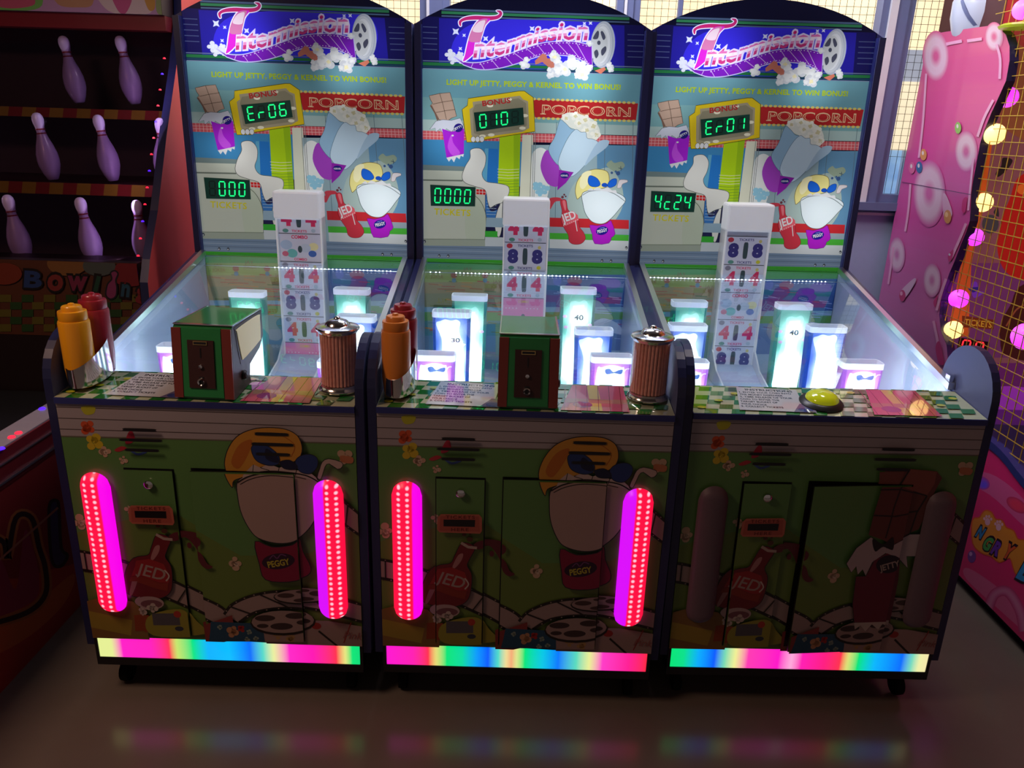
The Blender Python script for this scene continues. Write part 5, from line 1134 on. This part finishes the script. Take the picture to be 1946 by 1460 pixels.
# lower body
low = [mp(*q) for q in ((1889, 858), (1900, 868), (1914, 884), (1930, 906), (1946, 926), (1990, 968))]
lowP = [(1.76, .45), (low[0][0]+.25, low[0][1]+.01)]+low+[(-.6, low[-1][1]-.02), (-.6, .045), (1.76, .045)]
A = Art(mp); A.poly([(-1, 0), (2, 0), (2, 1), (-1, 1)], K(226, 44, 116), raw=True)
A.poly(lowP, K(226, 44, 116), raw=True)
A.L.pop(0)
A.cur([(1800, 900), (1880, 900), (1946, 950), (1990, 1020), (1946, 1000), (1880, 940)], K(222, 90, 150)); A.cur([(1840, 1080), (1900, 1120), (1960, 1180), (1960, 1210), (1900, 1160), (1836, 1100)], K(226, 100, 150))
for j in range(5): A.ell(1866+j, 918+j, 16-3*j, 12-2*j, [K(180, 60, 170), K(160, 70, 200), K(140, 80, 220), K(120, 80, 235), K(110, 80, 240)][j], 1, .5)
for j in range(4): A.ell(1932, 960, 22-4*j, 12-2*j, [K(206, 50, 100), K(222, 60, 100), K(232, 60, 100), K(236, 60, 96)][j], 1, .6)
for j in range(5): A.line(cr([(1878, 1160), (1890, 1130), (1915, 1125), (1938, 1160), (1946, 1200)], 5, False), 20-4*j, [K(206, 60, 120), K(212, 84, 140), K(218, 104, 156), K(222, 120, 166), K(224, 130, 172)][j])
A.ell(1847, 1058, 8, 12, K(120, 60, 150)); A.ell(1845, 1053, 3, 4, K(200, 150, 210))
hal = [(1849, 990), (1862, 985), (1872, 972), (1884, 975), (1892, 988), (1904, 990), (1912, 1004), (1926, 1010), (1934, 1026), (1950, 1030), (1970, 1060), (1970, 1120), (1946, 1106), (1930, 1088), (1920, 1060), (1900, 1068), (1884, 1056), (1866, 1050), (1850, 1032)]
A.line(cr(hal, 3), 5, K(220, 90, 40), 1, True); A.cur(hal, K(226, 140, 50), 1, 3)
for x, y in ((1877, 992), (1898, 1002)):
    A.ell(x, y, 5, 7, K(230, 170, 190))
    for dx, dy in ((-6, -6), (-2, -10), (3, -10), (7, -5)): A.ell(x+dx, y+dy, 2.2, 3, K(230, 170, 190))
for ch, x, y, c, h in (('N', 1852, 1018, K(50, 130, 190), 22), ('G', 1864, 1040, K(70, 160, 80), 26), ('R', 1881, 1050, K(110, 50, 170), 27), ('Y', 1902, 1056, K(220, 90, 50), 29), ('B', 1930, 1096, K(50, 150, 214), 42)):
    wd_ = h*.62; A.text(ch, x, y, x+wd_, y+wd_*.55, h, K(40, 16, 40), 1, off=.10); A.text(ch, x+1.5, y-.5, x+wd_-1.5, y+wd_*.55-1.5, h*.88, c, 1, off=.05)
G(A.mesh('base_print', M['pinkprint'], lambda u, v, t: (XP-t, u, v), pk, eps=3e-5, inside=(-.6, .045, 1.76, 1.2)))
navy = MB(); lp = [(low[0][0]+.25, low[0][1]+.012)]+low+[(-.6, low[-1][1]-.02)]
navy.prism(lp+[(y, z+.028) for y, z in reversed(lp)], 0, XP-.006, XP+.03, M['navy']); G(navy.build('base_edge', pk))
G(MB().prism(lowP, 0, XP+.001, 2.75, M['tmold']).build('base_cabinet', pk)); G(MB().box(XP+.03, 2.7, -.55, 1.75, 0, .045, M['black']).build('plinth', pk))
# wire mesh side window
wm = MB(); y = -.5; s = .045; z0_ = .50; XW = XP+.02
while y < 1.28:
    wm.box(XW, XW+.0026, y, y+.0026, z0_, 2.55, M['wiremesh']); y += s
z = z0_
while z < 2.55: wm.box(XW-.0026, XW, -.5, 1.3, z, z+.0026, M['wiremesh']); z += s
G(wm.build('wire_mesh', pk))
# interior seen through the mesh
YI = 1.27; mi_ = PY(YI); A = Art(mi_)
A.rect(1780, -100, 2400, 1300, K(140, 84, 92)); A.rect(1780, -100, 2400, 180, K(160, 60, 50)); A.cur([(1880, -20), (2000, -20), (2000, 60), (1940, 50), (1900, 60)], K(196, 60, 66))
A.poly([(1900, 60), (1946, 90), (2000, 130), (2000, 300), (1900, 240)], K(150, 90, 56))
A.poly([(1800, 640), (1845, 400), (1870, 240), (1890, 240), (1868, 400), (1846, 500), (1840, 640)], K(214, 96, 36))
A.cur([(1946, 330), (1918, 380), (1900, 430), (1896, 480), (1915, 520), (1960, 530), (2050, 480), (2050, 330)], K(190, 34, 26)); A.ell(1944, 360, 12, 10, K(230, 110, 40))
A.cur([(1906, 300), (1924, 304), (1916, 320), (1898, 336), (1892, 330), (1902, 316)], K(40, 34, 34)); A.ell(1882, 426, 16, 18, K(70, 70, 72)); A.cur([(1888, 404), (1896, 394), (1898, 412)], K(50, 50, 50))
A.cur([(1846, 540), (1856, 536), (1860, 552), (1870, 556), (1850, 566)], K(120, 60, 190)); A.cur([(1840, 548), (1862, 546), (1850, 556)], K(50, 40, 130))
A.rect(1780, 500, 2400, 680, K(118, 56, 110)); A.L.insert(2, A.L.pop())
A.cur([(1946, 540), (1920, 580), (1904, 610), (1900, 640), (1920, 680), (2050, 680), (2050, 540)], K(70, 28, 26)); A.line(cr([(1912, 620), (1930, 590), (1946, 580)], 4, False), 3, K(150, 80, 50))
A.poly([(1828, 600), (1890, 608), (1888, 626), (1828, 622)], K(120, 50, 20)); A.text('TICKETS', 1832, 617, 1884, 623, 11, K(214, 160, 50), 1, off=.02)
A.rect(1780, 690, 2400, 760, K(110, 40, 110)); A.cur([(1880, 740), (1960, 740), (2000, 790), (1900, 790)], K(170, 60, 200)); A.rect(1780, 790, 2400, 1300, K(190, 50, 80)); A.cur([(1850, 800), (1946, 800), (2000, 830), (1900, 836)], K(206, 180, 206))
G(A.mesh('interior_print', M['inprint'], lambda u, v, t: (u, YI-t, v), pk, inside=(XP+.034, .46, 2.72, 2.55), extra=[(*boxvf(XP+.034, 2.72, YI+.002, 1.74, .46, 2.55), K(90, 40, 40))]))
G(MB().box(2.72, 2.75, -.55, 1.74, .46, 2.55, M['redside']).build('far_side_panel', pk)); G(MB().box(XP, 2.75, -.55, 1.74, 2.55, 2.6, M['redside']).build('roof_panel', pk))
bs_ = sevenseg('89', [(1820, 640), (1874, 648), (1868, 678), (1814, 670)], mi_, lambda u, v, t: (u, YI-.012-t, v), pk, 'ticket_counter', M['redseg'], M['black'], M['black'], wd=.006, inset=(.04, .1)); bs_.location = -offp
for px, py, c, Yb, r_ in ((1915, 185, 'magbulb', 1.18, .036), (1890, 255, 'warmbulb', 1.18, .038), (1868, 385, 'warmbulb', 1.18, .036), (1852, 451, 'magbulb', 1.18, .034), (1822, 568, 'magbulb', 1.18, .037), (1812, 627, 'warmbulb', 1.18, .036), (1944, 18, 'magbulb', 1.15, .034), (1950, 640, 'magbulb', .9, .05)):
    p = wp(px, py, 1, Yb); b_ = MB().lathe([(r_*math.sin(PI*k/12), -r_*math.cos(PI*k/12)) for k in range(13)], (0, 0, 0), M[c], 20).build('bulb', pk, True); b_.location = Vector(p)-offp
tp = MB().lathe([(0, -.14), (.10, -.13), (.125, -.06), (.13, 0), (.12, .06), (.09, .11), (.05, .135), (0, .14)], (0, 0, 0), M['topper'], 32); p = wp(1876, 22, 1, 1.52); t_ = tp.build('topper', pk, True); t_.location = Vector(p)-offp; t_.rotation_euler = (0, R(-12), 0)
q = MB().lathe([(.118, .0), (.134, 0), (.134, .012), (.118, .012)], (0, 0, 0), M['frame'], 32).build('topper_band', t_, True); q.rotation_euler = (R(50), R(40), 0)
p = wp(1940, 58, 1, 1.14); q = MB().lathe([(0, 0), (.07, .006), (.075, .014), (.06, .022), (0, .024)], (0, 0, 0), M['limetrim'], 24).build('lime_bumper', pk, True); q.location = Vector(p)-offp
